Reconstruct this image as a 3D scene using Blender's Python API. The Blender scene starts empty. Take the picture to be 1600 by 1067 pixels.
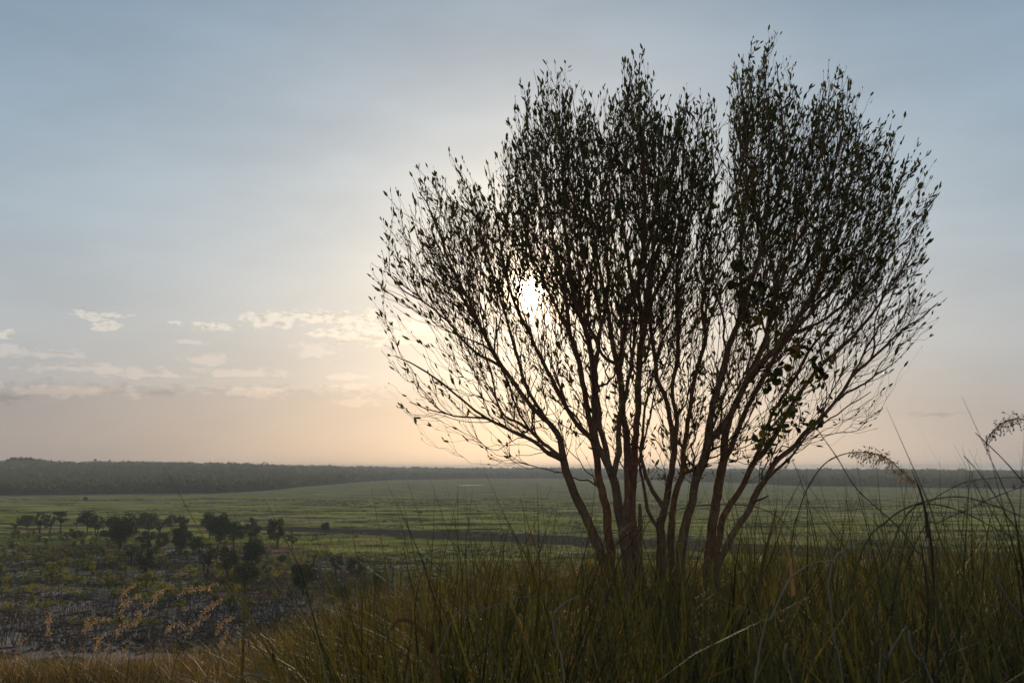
import bpy, math, random
import numpy as np
from mathutils import Vector, Matrix, kdtree

random.seed(7)
rng = np.random.default_rng(7)
R = math.radians
S = bpy.context.scene
C = S.collection

# ------------------------------------------------------------------ camera
LENS = 35.0
FPX = 1600 * LENS / 36.0                      # focal length in pixels of the 1600 px photograph
HORIZON = 729.5
PITCH = math.atan((HORIZON - 533.5) / FPX)
cp, sp_ = math.cos(PITCH), math.sin(PITCH)


def ray(px, py):
    u = (px - 800.0) / FPX
    v = (533.5 - py) / FPX
    return Vector((u, cp - v * sp_, sp_ + v * cp))


def at(px, py, Y):
    """point of the place seen at a pixel, Y metres ahead of the camera (the camera is the origin)"""
    d = ray(px, py)
    return d * (Y / d.y)


cam_data = bpy.data.cameras.new('camera')
cam = bpy.data.objects.new('camera', cam_data)
C.objects.link(cam)
cam.location = (0, 0, 0)
cam.rotation_euler = (R(90) + PITCH, 0, 0)
cam_data.lens = LENS
cam_data.sensor_width = 36
cam_data.clip_start = 0.05
cam_data.clip_end = 40000
cam_data.dof.use_dof = True
cam_data.dof.focus_distance = 10.0
cam_data.dof.aperture_fstop = 9.0
S.camera = cam

# ------------------------------------------------------------------ view, light
S.view_settings.view_transform = 'Standard'
S.view_settings.look = 'None'
S.view_settings.exposure = 0.0
S.view_settings.gamma = 1.0
S.view_settings.use_curve_mapping = False
S.cycles.volume_bounces = 0
S.cycles.max_bounces = 6
S.cycles.diffuse_bounces = 3
S.cycles.transmission_bounces = 3
S.cycles.transparent_max_bounces = 8

sd = ray(830, 453).normalized()
SUN_EL = math.asin(sd.z)
SUN_AZ = math.atan2(sd.x, sd.y)

sun_data = bpy.data.lights.new('sun', 'SUN')
sun_data.energy = 3.4
sun_data.angle = R(0.53)
sun_data.color = (1.0, 0.82, 0.60)
sun = bpy.data.objects.new('sun', sun_data)
C.objects.link(sun)
sun.rotation_euler = (-sd).to_track_quat('-Z', 'Y').to_euler()

HAZE_DENSITY = 0.00020
HAZE_COLOR = (0.86, 0.88, 0.88)

# ------------------------------------------------------------------ world: Nishita sky + evening haze, sun aureole and clouds
W = bpy.data.worlds.new('World')
S.world = W
W.use_nodes = True
nt = W.node_tree
nt.nodes.clear()


class G:
    """small helper that writes math nodes"""
    def __init__(s, nt): s.nt = nt
    def n(s, t, **k):
        nd = s.nt.nodes.new(t)
        for a, b in k.items(): setattr(nd, a, b)
        return nd
    def put(s, sock, v):
        if isinstance(v, bpy.types.NodeSocket): s.nt.links.new(v, sock)
        else: sock.default_value = v
    def m(s, op, a, b=0.0, c=0.0, clamp=False):
        nd = s.n('ShaderNodeMath', operation=op, use_clamp=clamp)
        s.put(nd.inputs[0], a); s.put(nd.inputs[1], b)
        if op in ('MULTIPLY_ADD', 'SMOOTH_MAX', 'SMOOTH_MIN'): s.put(nd.inputs[2], c)
        return nd.outputs[0]
    def v(s, op, a, b=(0, 0, 0)):
        nd = s.n('ShaderNodeVectorMath', operation=op)
        s.put(nd.inputs[0], a)
        if op == 'SCALE': s.put(nd.inputs['Scale'], b)
        elif op != 'LENGTH': s.put(nd.inputs[1], b)
        return nd.outputs['Value'] if op in ('LENGTH', 'DOT_PRODUCT') else nd.outputs[0]
    def xyz(s, a, b, c):
        nd = s.n('ShaderNodeCombineXYZ')
        for i, q in enumerate((a, b, c)): s.put(nd.inputs[i], q)
        return nd.outputs[0]
    def sep(s, a):
        nd = s.n('ShaderNodeSeparateXYZ'); s.put(nd.inputs[0], a)
        return nd.outputs
    def noise(s, vec, scale, detail=4, rough=0.55, dist=0.0, dim='3D'):
        nd = s.n('ShaderNodeTexNoise', noise_dimensions=dim)
        s.put(nd.inputs['Vector'], vec)
        nd.inputs['Scale'].default_value = scale; nd.inputs['Detail'].default_value = detail
        nd.inputs['Roughness'].default_value = rough; nd.inputs['Distortion'].default_value = dist
        return nd.outputs
    def ss(s, x, a, b, lo=0.0, hi=1.0):
        nd = s.n('ShaderNodeMapRange', interpolation_type='SMOOTHSTEP')
        s.put(nd.inputs[0], x)
        for i, q in zip((1, 2, 3, 4), (a, b, lo, hi)): s.put(nd.inputs[i], q)
        return nd.outputs[0]
    def ramp(s, x, stops, interp='LINEAR'):
        nd = s.n('ShaderNodeValToRGB'); s.put(nd.inputs[0], x)
        cr = nd.color_ramp; cr.interpolation = interp
        while len(cr.elements) < len(stops): cr.elements.new(0.5)
        for e, (p, c) in zip(cr.elements, stops):
            e.position = p; e.color = (*c, 1)
        return nd.outputs[0]
    def mix(s, f, a, b, mode='MIX'):
        nd = s.n('ShaderNodeMix', data_type='RGBA', blend_type=mode)
        s.put(nd.inputs[0], f)
        for sock, q in ((nd.inputs[6], a), (nd.inputs[7], b)):
            s.put(sock, (*q, 1) if isinstance(q, tuple) and len(q) == 3 else q)
        return nd.outputs[2]


def col(c): return (*c, 1.0)


g = G(nt)
dirn = g.v('NORMALIZE', g.n('ShaderNodeTexCoord').outputs['Generated'])
dx, dy, dz = g.sep(dirn)
el = g.m('MULTIPLY', g.m('ARCSINE', dz), 180 / math.pi)
az = g.m('MULTIPLY', g.m('ARCTAN2', dx, dy), 180 / math.pi)
theta = g.m('MULTIPLY', g.m('ARCCOSINE', g.m('MINIMUM', g.v('DOT_PRODUCT', dirn, tuple(sd)), 0.9999999)), 180 / math.pi)

nish = g.n('ShaderNodeTexSky', sky_type='NISHITA', sun_disc=False)
nish.sun_elevation = SUN_EL
nish.sun_rotation = SUN_AZ
nish.altitude = 200
nish.air_density = 1.0
nish.dust_density = 2.0
bg1 = g.n('ShaderNodeBackground')
nt.links.new(nish.outputs[0], bg1.inputs[0])
bg1.inputs[1].default_value = 0.006

# evening haze veil: beige at the horizon, grey blue higher up
e01 = g.m('DIVIDE', g.m('MAXIMUM', el, 0.0), 60.0)
base = g.ramp(e01, [(0.0, (0.275, 0.255, 0.255)), (0.05, (0.285, 0.272, 0.278)), (0.13, (0.325, 0.348, 0.370)),
                    (0.22, (0.290, 0.352, 0.405)), (0.32, (0.225, 0.305, 0.382)), (0.45, (0.145, 0.228, 0.318)), (1.0, (0.055, 0.10, 0.15))])
# forward scattering round the sun in the dusty air (wider along the horizon)
gl1 = g.m('EXPONENT', g.m('MULTIPLY', theta, -1 / 11.0))
gl2 = g.m('EXPONENT', g.m('MULTIPLY', theta, -1 / 2.6))
gl4 = g.m('EXPONENT', g.m('MULTIPLY', theta, -1 / 0.60))  # tight bright shoulder painted into the sky as bloom, washes out thin twigs
gl3 = g.m('EXPONENT', g.m('MULTIPLY', g.m('POWER', g.m('DIVIDE', theta, 0.42), 2.0), -1.0))
glow = g.v('ADD', g.v('SCALE', (0.60, 0.455, 0.285), gl1), g.v('ADD', g.v('SCALE', (1.0, 0.74, 0.47), gl2), g.v('SCALE', (15.0, 10.5, 6.2), gl4)))
hor = g.m('MULTIPLY', g.m('EXPONENT', g.m('MULTIPLY', g.m('MAXIMUM', el, 0.0), -1 / 5.0)),
          g.m('EXPONENT', g.m('MULTIPLY', g.m('POWER', g.m('DIVIDE', g.m('SUBTRACT', az, 4.0), 17.0), 2.0), -1.0)))
glow = g.v('ADD', glow, g.v('SCALE', (0.26, 0.165, 0.08), hor))
skyc = g.v('ADD', g.v('MULTIPLY', base, (1.10, 1.14, 1.17)), glow)

# clouds: low cumulus bands and wisps, set by azimuth and elevation
ae = g.xyz(az, el, 0.0)
dn = g.noise(g.v('MULTIPLY', ae, (0.55, 1.3, 0)), 1.6, 6, 0.62)
dstort = g.v('SCALE', g.v('SUBTRACT', dn[1], (0.5, 0.5, 0.5)), 1.5)
aed = g.v('ADD', ae, g.v('MULTIPLY', dstort, (1.3, 0.55, 0)))


def azel(px, py):
    d = ray(px, py).normalized()
    return math.degrees(math.atan2(d.x, d.y)), math.degrees(math.asin(d.z))


def field(items):
    acc = None
    for (px, py, rx, ry) in items:
        a, e = azel(px, py)
        k = math.degrees(1 / FPX) * 0.93
        dd = g.v('LENGTH', g.v('MULTIPLY', g.v('SUBTRACT', aed, (a, e, 0)), (1 / (rx * k), 1 / (ry * k), 0)))
        acc = dd if acc is None else g.m('MINIMUM', acc, dd)
    return g.m('SUBTRACT', 1.0, acc)


bright = field([(425, 500, 60, 15), (500, 497, 70, 13), (575, 500, 70, 17), (590, 520, 95, 22), (665, 512, 75, 20), (520, 520, 45, 9),
                (148, 492, 44, 9), (168, 508, 28, 8), (275, 505, 11, 6), (325, 510, 36, 9), (-8, 522, 30, 7)])
wisp = field([(300, 535, 32, 4), (15, 548, 50, 9), (95, 553, 45, 8), (150, 577, 110, 9), (225, 585, 70, 6), (375, 582, 80, 8),
              (325, 563, 45, 10), (405, 612, 60, 10), (490, 548, 42, 14), (545, 590, 40, 5), (540, 604, 46, 5),
              (110, 612, 130, 9), (560, 630, 50, 8), (-60, 600, 80, 12)])
dark = field([(250, 614, 38, 8), (172, 614, 32, 8), (15, 622, 42, 9), (1462, 645, 60, 6), (95, 551, 28, 5), (120, 572, 50, 4)])
fn = g.noise(g.v('MULTIPLY', ae, (0.75, 1.35, 0)), 1.7, 7, 0.58)[0]
fn2 = g.noise(g.v('ADD', g.v('MULTIPLY', ae, (0.7, 1.6, 0)), (0.25, -0.5, 3)), 2.0, 5, 0.6)[0]
cb = g.ss(g.m('ADD', bright, g.m('MULTIPLY', g.m('SUBTRACT', fn, 0.5), 2.6)), -0.08, 0.42)
cw = g.ss(g.m('ADD', wisp, g.m('MULTIPLY', g.m('SUBTRACT', fn, 0.5), 2.8)), -0.05, 0.6, 0.0, 0.95)
cd = g.ss(g.m('ADD', dark, g.m('MULTIPLY', g.m('SUBTRACT', fn, 0.5), 1.8)), 0.05, 0.8, 0.0, 0.7)
# a thin haze bank near the horizon on the left and faint high streaks
bank = g.ss(g.m('ADD', el, g.m('MULTIPLY', g.m('SUBTRACT', fn2, 0.5), 2.4)), 4.6, 3.9, 0.0, 0.52)
bank = g.m('MULTIPLY', bank, g.ss(az, 4.0, -10.0))
skyc = g.mix(bank, skyc, g.v('MULTIPLY', skyc, (0.70, 0.68, 0.71)))
strk = g.noise(g.v('MULTIPLY', ae, (0.05, 0.16, 0)), 1.5, 4, 0.55)[0]
skyc = g.v('SCALE', skyc, g.ss(strk, 0.3, 0.7, 0.95, 1.06))
core = g.ss(fn2, 0.46, 0.62)
litc = g.v('ADD', g.v('MULTIPLY', skyc, (1.12, 1.08, 1.02)), (0.13, 0.105, 0.075))
shd = g.v('ADD', g.v('MULTIPLY', skyc, (0.80, 0.78, 0.76)), (0.02, 0.015, 0.015))
skyc = g.mix(cw, skyc, g.v('ADD', skyc, (0.115, 0.078, 0.050)))
skyc = g.mix(cd, skyc, g.v('MULTIPLY', skyc, (0.74, 0.74, 0.78)))
skyc = g.mix(cb, skyc, g.mix(g.m('MULTIPLY', core, 0.75), litc, shd))
# the sun itself, painted larger than its disc to imitate lens bloom
skyc = g.v('ADD', skyc, g.v('SCALE', (70.0, 60.0, 44.0), gl3))
bg2 = g.n('ShaderNodeBackground')
nt.links.new(skyc, bg2.inputs[0])
bg2.inputs[1].default_value = 1.0
add = g.n('ShaderNodeAddShader')
nt.links.new(bg1.outputs[0], add.inputs[0]); nt.links.new(bg2.outputs[0], add.inputs[1])
wo = g.n('ShaderNodeOutputWorld')
nt.links.new(add.outputs[0], wo.inputs[0])
W.cycles.sampling_method = 'MANUAL'
W.cycles.sample_map_resolution = 1024


# ------------------------------------------------------------------ helpers
def obj(name, mesh, parent=None, **props):
    o = bpy.data.objects.new(name, mesh)
    C.objects.link(o)
    if parent is not None: o.parent = parent
    for k, v in props.items(): o[k] = v
    return o


def empty(name, loc, **props):
    o = obj(name, None, **props)
    o.location = loc
    o.empty_display_size = 0.2
    return o


def np_mesh(name, verts, faces, mat, n=None, smooth=True, attrs=None):
    """faces: int array (F, 3) or (F, 4)"""
    me = bpy.data.meshes.new(name)
    verts = np.asarray(verts, dtype=np.float32); faces = np.asarray(faces, dtype=np.int32)
    k = faces.shape[1]
    me.vertices.add(len(verts)); me.vertices.foreach_set('co', verts.ravel())
    me.loops.add(faces.size); me.loops.foreach_set('vertex_index', faces.ravel())
    me.polygons.add(len(faces)); me.polygons.foreach_set('loop_start', np.arange(len(faces), dtype=np.int32) * k)
    me.polygons.foreach_set('use_smooth', np.full(len(faces), smooth))
    if attrs:
        for an, av in attrs.items():
            a = me.attributes.new(an, 'FLOAT', 'POINT'); a.data.foreach_set('value', np.asarray(av, dtype=np.float32))
    me.update(calc_edges=True)
    me.validate()
    if mat: me.materials.append(mat)
    return me


class MB:
    """collects triangles and quads (as tris) with a per-vertex random value"""
    def __init__(s): s.v = []; s.f = []; s.a = []; s.n = 0
    def add(s, v, f, a=0.5):
        v = np.asarray(v, dtype=np.float32).reshape(-1, 3); f = np.asarray(f, dtype=np.int32).reshape(-1, 3)
        s.v.append(v); s.f.append(f + s.n); s.n += len(v)
        s.a.append(np.full(len(v), a, dtype=np.float32) if np.isscalar(a) else np.asarray(a, dtype=np.float32))
    def mesh(s, name, mat, smooth=True):
        return np_mesh(name, np.concatenate(s.v), np.concatenate(s.f), mat, smooth=smooth, attrs={'rnd': np.concatenate(s.a)})


def tube(mb, pts, rad, sides=6, a=0.5, wob=0.0, cap=True):
    P = np.asarray(pts, dtype=np.float64); r = np.asarray(rad, dtype=np.float64)
    n = len(P)
    T = np.gradient(P, axis=0); T /= (np.linalg.norm(T, axis=1, keepdims=True) + 1e-9)
    ref = np.array([0.31, 0.9, 0.05]) if abs(T[0][1]) < 0.8 else np.array([1.0, 0.1, 0.1])
    U = np.cross(T, ref); U /= (np.linalg.norm(U, axis=1, keepdims=True) + 1e-9)
    V = np.cross(T, U)
    ang = np.linspace(0, 2 * np.pi, sides, endpoint=False)
    rr = r[:, None] * np.ones(sides)[None, :]
    if wob: rr = rr * (1 + wob * rng.normal(size=rr.shape))
    ring = P[:, None, :] + rr[:, :, None] * (np.cos(ang)[None, :, None] * U[:, None, :] + np.sin(ang)[None, :, None] * V[:, None, :])
    v = ring.reshape(-1, 3)
    i = np.arange(n - 1)[:, None] * sides; j = np.arange(sides)[None, :]; j2 = (j + 1) % sides
    q0 = (i + j).ravel(); q1 = (i + j2).ravel(); q2 = (i + sides + j2).ravel(); q3 = (i + sides + j).ravel()
    f = np.concatenate([np.stack([q0, q1, q2], 1), np.stack([q0, q2, q3], 1)])
    if cap:
        top = np.array([[(n - 1) * sides, (n - 1) * sides + k, (n - 1) * sides + k + 1] for k in range(1, sides - 1)])
        f = np.concatenate([f, top])
    mb.add(v, f, a)


def spline(pts, step):
    """Catmull-Rom through 4-vectors (x, y, z, radius)"""
    P = np.asarray(pts, dtype=np.float64)
    P = np.vstack([2 * P[0] - P[1], P, 2 * P[-1] - P[-2]])
    out = []
    for i in range(1, len(P) - 2):
        p0, p1, p2, p3 = P[i - 1], P[i], P[i + 1], P[i + 2]
        m = max(1, int(round(np.linalg.norm((p2 - p1)[:3]) / step)))
        for k in range(m):
            t = k / m
            out.append(0.5 * ((2 * p1) + (-p0 + p2) * t + (2 * p0 - 5 * p1 + 4 * p2 - p3) * t * t + (-p0 + 3 * p1 - 3 * p2 + p3) * t ** 3))
    out.append(P[-2])
    return np.array(out)


# ------------------------------------------------------------------ materials
def material(name, build):
    m = bpy.data.materials.new(name); m.use_nodes = True
    m.node_tree.nodes.clear()
    q = G(m.node_tree)
    out = q.n('ShaderNodeOutputMaterial')
    build(q, out)
    return m


def foliage(name, c1, c2, transl=0.35, tcol=None, rough=0.6, c3=None, spec=0.25):
    def b(q, out):
        at_ = q.n('ShaderNodeAttribute', attribute_name='rnd').outputs['Fac']
        oi = q.n('ShaderNodeObjectInfo').outputs['Random']
        x = q.m('FRACT', q.m('ADD', at_, q.m('MULTIPLY', oi, 0.6)))
        stops = [(0.0, c1), (0.7, c2)] + ([(0.93, c2), (1.0, c3)] if c3 else [])
        c = q.ramp(x, stops)
        p = q.n('ShaderNodeBsdfPrincipled')
        q.nt.links.new(c, p.inputs['Base Color']); p.inputs['Roughness'].default_value = rough
        p.inputs['Specular IOR Level'].default_value = spec
        t = q.n('ShaderNodeBsdfTranslucent')
        tc = q.mix(1.0, c, tcol or (1.6, 1.5, 0.6), 'MULTIPLY')
        q.nt.links.new(tc, t.inputs[0])
        mx = q.n('ShaderNodeMixShader'); mx.inputs[0].default_value = transl
        q.nt.links.new(p.outputs[0], mx.inputs[1]); q.nt.links.new(t.outputs[0], mx.inputs[2])
        q.nt.links.new(mx.outputs[0], out.inputs[0])
    return material(name, b)


def bark(name, c1, c2, scale=30, bump=0.4):
    def b(q, out):
        tc = q.n('ShaderNodeTexCoord').outputs['Object']
        n1 = q.noise(q.v('MULTIPLY', tc, (1, 1, 0.25)), scale, 6, 0.65)[0]
        n2 = q.noise(tc, scale * 0.12, 3, 0.5)[0]
        c = q.ramp(q.m('ADD', q.m('MULTIPLY', n1, 0.7), q.m('MULTIPLY', n2, 0.3)), [(0.35, c1), (0.62, c2)])
        n3 = q.noise(q.v('MULTIPLY', tc, (1, 1, 2.2)), scale * 0.35, 4, 0.7, 0.8)[0]
        c = q.mix(q.ss(n3, 0.56, 0.64, 0.0, 0.55), c, tuple(x * 1.5 for x in c2))
        p = q.n('ShaderNodeBsdfPrincipled'); q.nt.links.new(c, p.inputs['Base Color'])
        p.inputs['Roughness'].default_value = 0.85; p.inputs['Specular IOR Level'].default_value = 0.2
        bm = q.n('ShaderNodeBump'); bm.inputs['Strength'].default_value = bump; bm.inputs['Distance'].default_value = 0.01
        q.nt.links.new(n1, bm.inputs['Height']); q.nt.links.new(bm.outputs[0], p.inputs['Normal'])
        q.nt.links.new(p.outputs[0], out.inputs[0])
    return material(name, b)


M_bark = bark('tree_bark', (0.080, 0.040, 0.024), (0.25, 0.135, 0.078))
M_bark_far = bark('dark_bark', (0.03, 0.022, 0.016), (0.09, 0.065, 0.045), 6)
M_leaf = foliage('tree_leaf', (0.030, 0.036, 0.012), (0.055, 0.062, 0.018), 0.30, (1.5, 1.35, 0.5), 0.55, c3=(0.14, 0.10, 0.02))
M_vine = foliage('creeper_leaf', (0.030, 0.035, 0.010), (0.060, 0.062, 0.016), 0.30, (1.5, 1.3, 0.4), 0.6, c3=(0.22, 0.13, 0.02))
M_grass = foliage('green_grass', (0.020, 0.020, 0.007), (0.105, 0.092, 0.026), 0.32, (1.4, 1.3, 0.5), 0.62, c3=(0.17, 0.13, 0.045))
M_dry = foliage('dry_grass', (0.060, 0.036, 0.018), (0.18, 0.118, 0.060), 0.35, (1.3, 1.05, 0.7), 0.65, c3=(0.42, 0.33, 0.22))
M_tan = foliage('tan_grass', (0.075, 0.060, 0.024), (0.25, 0.185, 0.085), 0.35, (1.4, 1.1, 0.6), 0.55, c3=(0.38, 0.30, 0.17))
M_seed = foliage('seed_head', (0.50, 0.39, 0.27), (0.72, 0.60, 0.46), 0.75, (1.15, 1.1, 1.0), 0.6)
M_straw = foliage('pale_straw', (0.18, 0.13, 0.085), (0.32, 0.25, 0.17), 0.15, (1.1, 1.0, 0.8), 0.6)
M_rust = foliage('rust_leaf', (0.16, 0.07, 0.045), (0.26, 0.13, 0.08), 0.4, (1.2, 0.95, 0.8), 0.6)
M_stalk = foliage('green_stalk', (0.055, 0.060, 0.02), (0.09, 0.085, 0.03), 0.15, (1.3, 1.2, 0.6), 0.5)
M_brown = foliage('brown_spike', (0.06, 0.028, 0.02), (0.10, 0.045, 0.03), 0.2, (1.2, 1.0, 0.8), 0.7)
M_crown = foliage('dark_tree_foliage', (0.012, 0.020, 0.008), (0.042, 0.058, 0.018), 0.18, (1.2, 1.4, 0.5), 0.7)
M_crown2 = foliage('mid_tree_foliage', (0.014, 0.022, 0.008), (0.040, 0.055, 0.018), 0.14, (1.3, 1.4, 0.5), 0.7)
M_shrub = foliage('shrub_foliage', (0.030, 0.040, 0.010), (0.190, 0.180, 0.034), 0.40, (1.5, 1.4, 0.45), 0.7)
M_forest = foliage('forest_foliage', (0.020, 0.032, 0.014), (0.060, 0.078, 0.030), 0.25, (1.2, 1.3, 0.6), 0.8)
M_burnt = foliage('burnt_twigs', (0.020, 0.015, 0.011), (0.055, 0.036, 0.024), 0.0, (1, 1, 1), 0.9)


# ------------------------------------------------------------------ terrain
def smooth(x, a, b):
    t = np.clip((x - a) / (b - a), 0, 1)
    return t * t * (3 - 2 * t)


PLAIN = -22.0
_fx = [-900, -400, 0, 350, 430, 520, 620, 800, 930, 1060, 1250, 1600, 2400]
_fd = [880, 850, 890, 905, 1000, 1300, 1750, 1950, 1900, 1600, 1230, 1160, 1100]
_rz = [24, 24, 23, 20, 17, 14.5, 12.5, 10.5, 9.5, 8.5, 7.5, 6.5, 6.5]


def pxof(x, y): return 800 + FPX * x / np.maximum(y, 1e-3)


def vnoise(x, y, s, seed=0):
    """cheap smooth value noise"""
    x = x / s + seed * 17.3; y = y / s - seed * 9.1
    xi = np.floor(x); yi = np.floor(y); xf = x - xi; yf = y - yi
    h = lambda a, b: np.modf(np.abs(np.sin(a * 127.1 + b * 311.7) * 43758.5453))[0]
    u = xf * xf * (3 - 2 * xf); v = yf * yf * (3 - 2 * yf)
    return (h(xi, yi) * (1 - u) + h(xi + 1, yi) * u) * (1 - v) + (h(xi, yi + 1) * (1 - u) + h(xi + 1, yi + 1) * u) * v


def front(x, y):
    return np.interp(np.where(y > 1, pxof(x, y), np.where(x > 0, 2400, -900)), _fx, _fd)


def height(x, y):
    x = np.asarray(x, dtype=np.float64); y = np.asarray(y, dtype=np.float64)
    left = np.clip((-x - 0.02 * np.maximum(y, 0)) / 2.4, 0, 1.3)
    near = -1.32 - 0.022 * np.maximum(y - 3, 0) - 0.47 * left - 0.02 * np.maximum(-x, 0)
    near = near + 0.10 * (vnoise(x, y, 1.3, 1) - 0.5) + 0.05 * (vnoise(x, y, 0.4, 2) - 0.5)
    brow = 13.5 - 1.5 * np.clip(left, 0, 1) + 1.2 * np.sin(x * 0.31 + 0.4) + 0.9 * np.sin(x * 0.11)
    d = y - brow
    drop = np.where(d > 0, 0.75 * (np.sqrt(d * d + 4.0) - 2.0), 0.0)
    z = near - drop
    plain = PLAIN + 0.5 * (vnoise(x, y, 60, 3) - 0.5) + 0.35 * (vnoise(x, y, 9, 4) - 0.5) * np.exp(-np.maximum(y, 0) / 400)
    k = smooth(z, PLAIN - 1, PLAIN + 6)
    z = np.where(z < PLAIN + 6, plain + (np.maximum(z, PLAIN) - PLAIN) * k, z)
    r = np.hypot(x, y)
    fr = front(x, y)
    rise = np.interp(np.where(y > 1, pxof(x, y), np.where(x > 0, 2400, -900)), _fx, _rz)
    far = np.where(y > 0, rise * smooth(r, fr, fr + 1150), 0)
    far = far + np.where(y > 0, 8.0 * np.exp(-((pxof(x, y) - 42) / 26) ** 2) * smooth(r, fr + 700, fr + 1100), 0)
    far = far + np.where(y > 0, 3.0 * (vnoise(x, y, 260, 5) - 0.5) * smooth(r, fr + 300, fr + 900), 0)
    return z + far


def build_terrain():
    rr = np.concatenate([[0.0], np.geomspace(0.4, 6000, 360)])
    ang = np.linspace(0, 2 * np.pi, 721)[:-1]
    # finer sectors ahead of the camera
    front_a = np.linspace(R(52), R(128), 620)
    back_a = np.linspace(R(128), R(52 + 360), 200)[1:-1]
    ang = np.concatenate([front_a, back_a])
    A, Q = np.meshgrid(ang, rr)
    x = Q * np.cos(A); y = Q * np.sin(A)
    z = height(x, y)
    n = len(ang); m = len(rr)
    i = np.arange(m - 1)[:, None] * n; j = np.arange(n)[None, :]; j2 = (j + 1) % n
    f = np.stack([(i + j).ravel(), (i + n + j).ravel(), (i + n + j2).ravel(), (i + j2).ravel()], 1)
    x = x.ravel(); y = y.ravel(); z = z.ravel()
    r = np.hypot(x, y)
    px = np.where(y > 1, pxof(x, y), -3000)
    bluff = smooth(z, -19.5, -16)
    # burnt sandy ground under the shrubs: nearer and to the left
    edge = np.interp(y, [60, 120, 170, 210, 250, 300, 340], [26, 14, -6, -22, -40, -62, -130])
    sand = smooth(edge - x, -6, 14) * smooth(y, 330, 250) * smooth(r, 20, 60)
    # long dark mud band across the plain
    bx = np.array([-300, -110, -45, 0, 40, 80, 124, 300]); by = np.array([420, 375, 345, 318, 290, 262, 245, 205])
    wid = np.interp(x, [-300, -110, -60, -20, 60, 300], [3, 6, 12, 22, 20, 20])
    mud = np.exp(-(((y - np.interp(x, bx, by)) / wid) ** 2) ** 1.5)
    forest = smooth(r, front(x, y) - 15, front(x, y) + 15) * (y > 0)
    me = np_mesh('terrain', np.stack([x, y, z], 1), f, None,
                 attrs={'sand': sand, 'mud': mud, 'forest': forest, 'bluff': bluff})

    def b(q, out):
        A = lambda nm: q.n('ShaderNodeAttribute', attribute_name=nm).outputs['Fac']
        pos = q.n('ShaderNodeTexCoord').outputs['Object']
        x_, y_, z_ = q.sep(pos)
        str_ = q.v('MULTIPLY', pos, (0.62, 1.0, 0.0))
        big = q.noise(q.v('MULTIPLY', pos, (0.45, 1, 0)), 0.007, 5, 0.6, 0.6)[0]
        mid = q.noise(str_, 0.05, 5, 0.68, 0.4)[0]
        fine = q.noise(pos, 0.45, 4, 0.7)[0]
        vfine = q.noise(pos, 6.0, 3, 0.7)[0]
        wet = q.ss(big, 0.40, 0.62)
        green = q.mix(wet, (0.225, 0.195, 0.075), (0.225, 0.230, 0.040))
        green = q.mix(q.ss(mid, 0.5, 0.60), green, (0.38, 0.35, 0.095))
        green = q.mix(q.ss(mid, 0.47, 0.38), green, (0.030, 0.036, 0.016))
        green = q.mix(q.m('MULTIPLY', q.ss(fine, 0.52, 0.68), 0.7), green, (0.020, 0.026, 0.012))
        pale = q.noise(q.v('MULTIPLY', pos, (0.5, 1, 0)), 0.03, 4, 0.7)[0]
        green = q.mix(q.m('MULTIPLY', q.ss(pale, 0.60, 0.66), 0.8), green, (0.42, 0.34, 0.22))
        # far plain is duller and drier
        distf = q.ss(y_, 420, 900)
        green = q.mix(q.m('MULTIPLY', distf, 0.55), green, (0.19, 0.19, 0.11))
        mudc = q.mix(fine, (0.035, 0.030, 0.026), (0.085, 0.068, 0.055))
        mf = q.ss(q.m('ADD', A('mud'), q.m('MULTIPLY', q.m('SUBTRACT', mid, 0.5), 2.2)), 0.30, 0.55)
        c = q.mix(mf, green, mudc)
        # sand with burnt patches
        sn = q.noise(pos, 0.17, 7, 0.78, 0.8)[0]
        sandc = q.mix(fine, (0.26, 0.19, 0.155), (0.46, 0.36, 0.30))
        sandc = q.mix(q.ss(sn, 0.48, 0.42), sandc, (0.030, 0.021, 0.016))
        rust = q.noise(pos, 0.03, 3, 0.6)[0]
        sandc = q.mix(q.m('MULTIPLY', q.ss(rust, 0.5, 0.62), q.ss(y_, 150, 190)), sandc, (0.17, 0.085, 0.045))
        sandc = q.mix(q.m('MULTIPLY', q.ss(mid, 0.50, 0.56), q.ss(y_, 140, 200, 0.0, 0.8)), sandc, (0.055, 0.055, 0.020))
        sf = q.ss(q.m('ADD', A('sand'), q.m('MULTIPLY', q.m('SUBTRACT', mid, 0.5), 1.2)), 0.35, 0.62)
        c = q.mix(sf, c, sandc)
        c = q.mix(A('forest'), c, q.mix(mid, (0.025, 0.032, 0.018), (0.055, 0.060, 0.034)))
        soil = q.mix(vfine, (0.035, 0.024, 0.014), (0.11, 0.072, 0.040))
        c = q.mix(A('bluff'), c, soil)
        p = q.n('ShaderNodeBsdfDiffuse'); q.nt.links.new(c, p.inputs[0])
        bm = q.n('ShaderNodeBump'); bm.inputs['Strength'].default_value = 0.7; bm.inputs['Distance'].default_value = 0.3
        q.nt.links.new(fine, bm.inputs['Height'])
        q.nt.links.new(bm.outputs[0], p.inputs['Normal'])
        q.nt.links.new(p.outputs[0], out.inputs[0])
    me.materials.append(material('floodplain_ground', b))
    obj('ground', me, kind='structure', label='flat green floodplain below a grassy bluff')


build_terrain()

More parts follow.
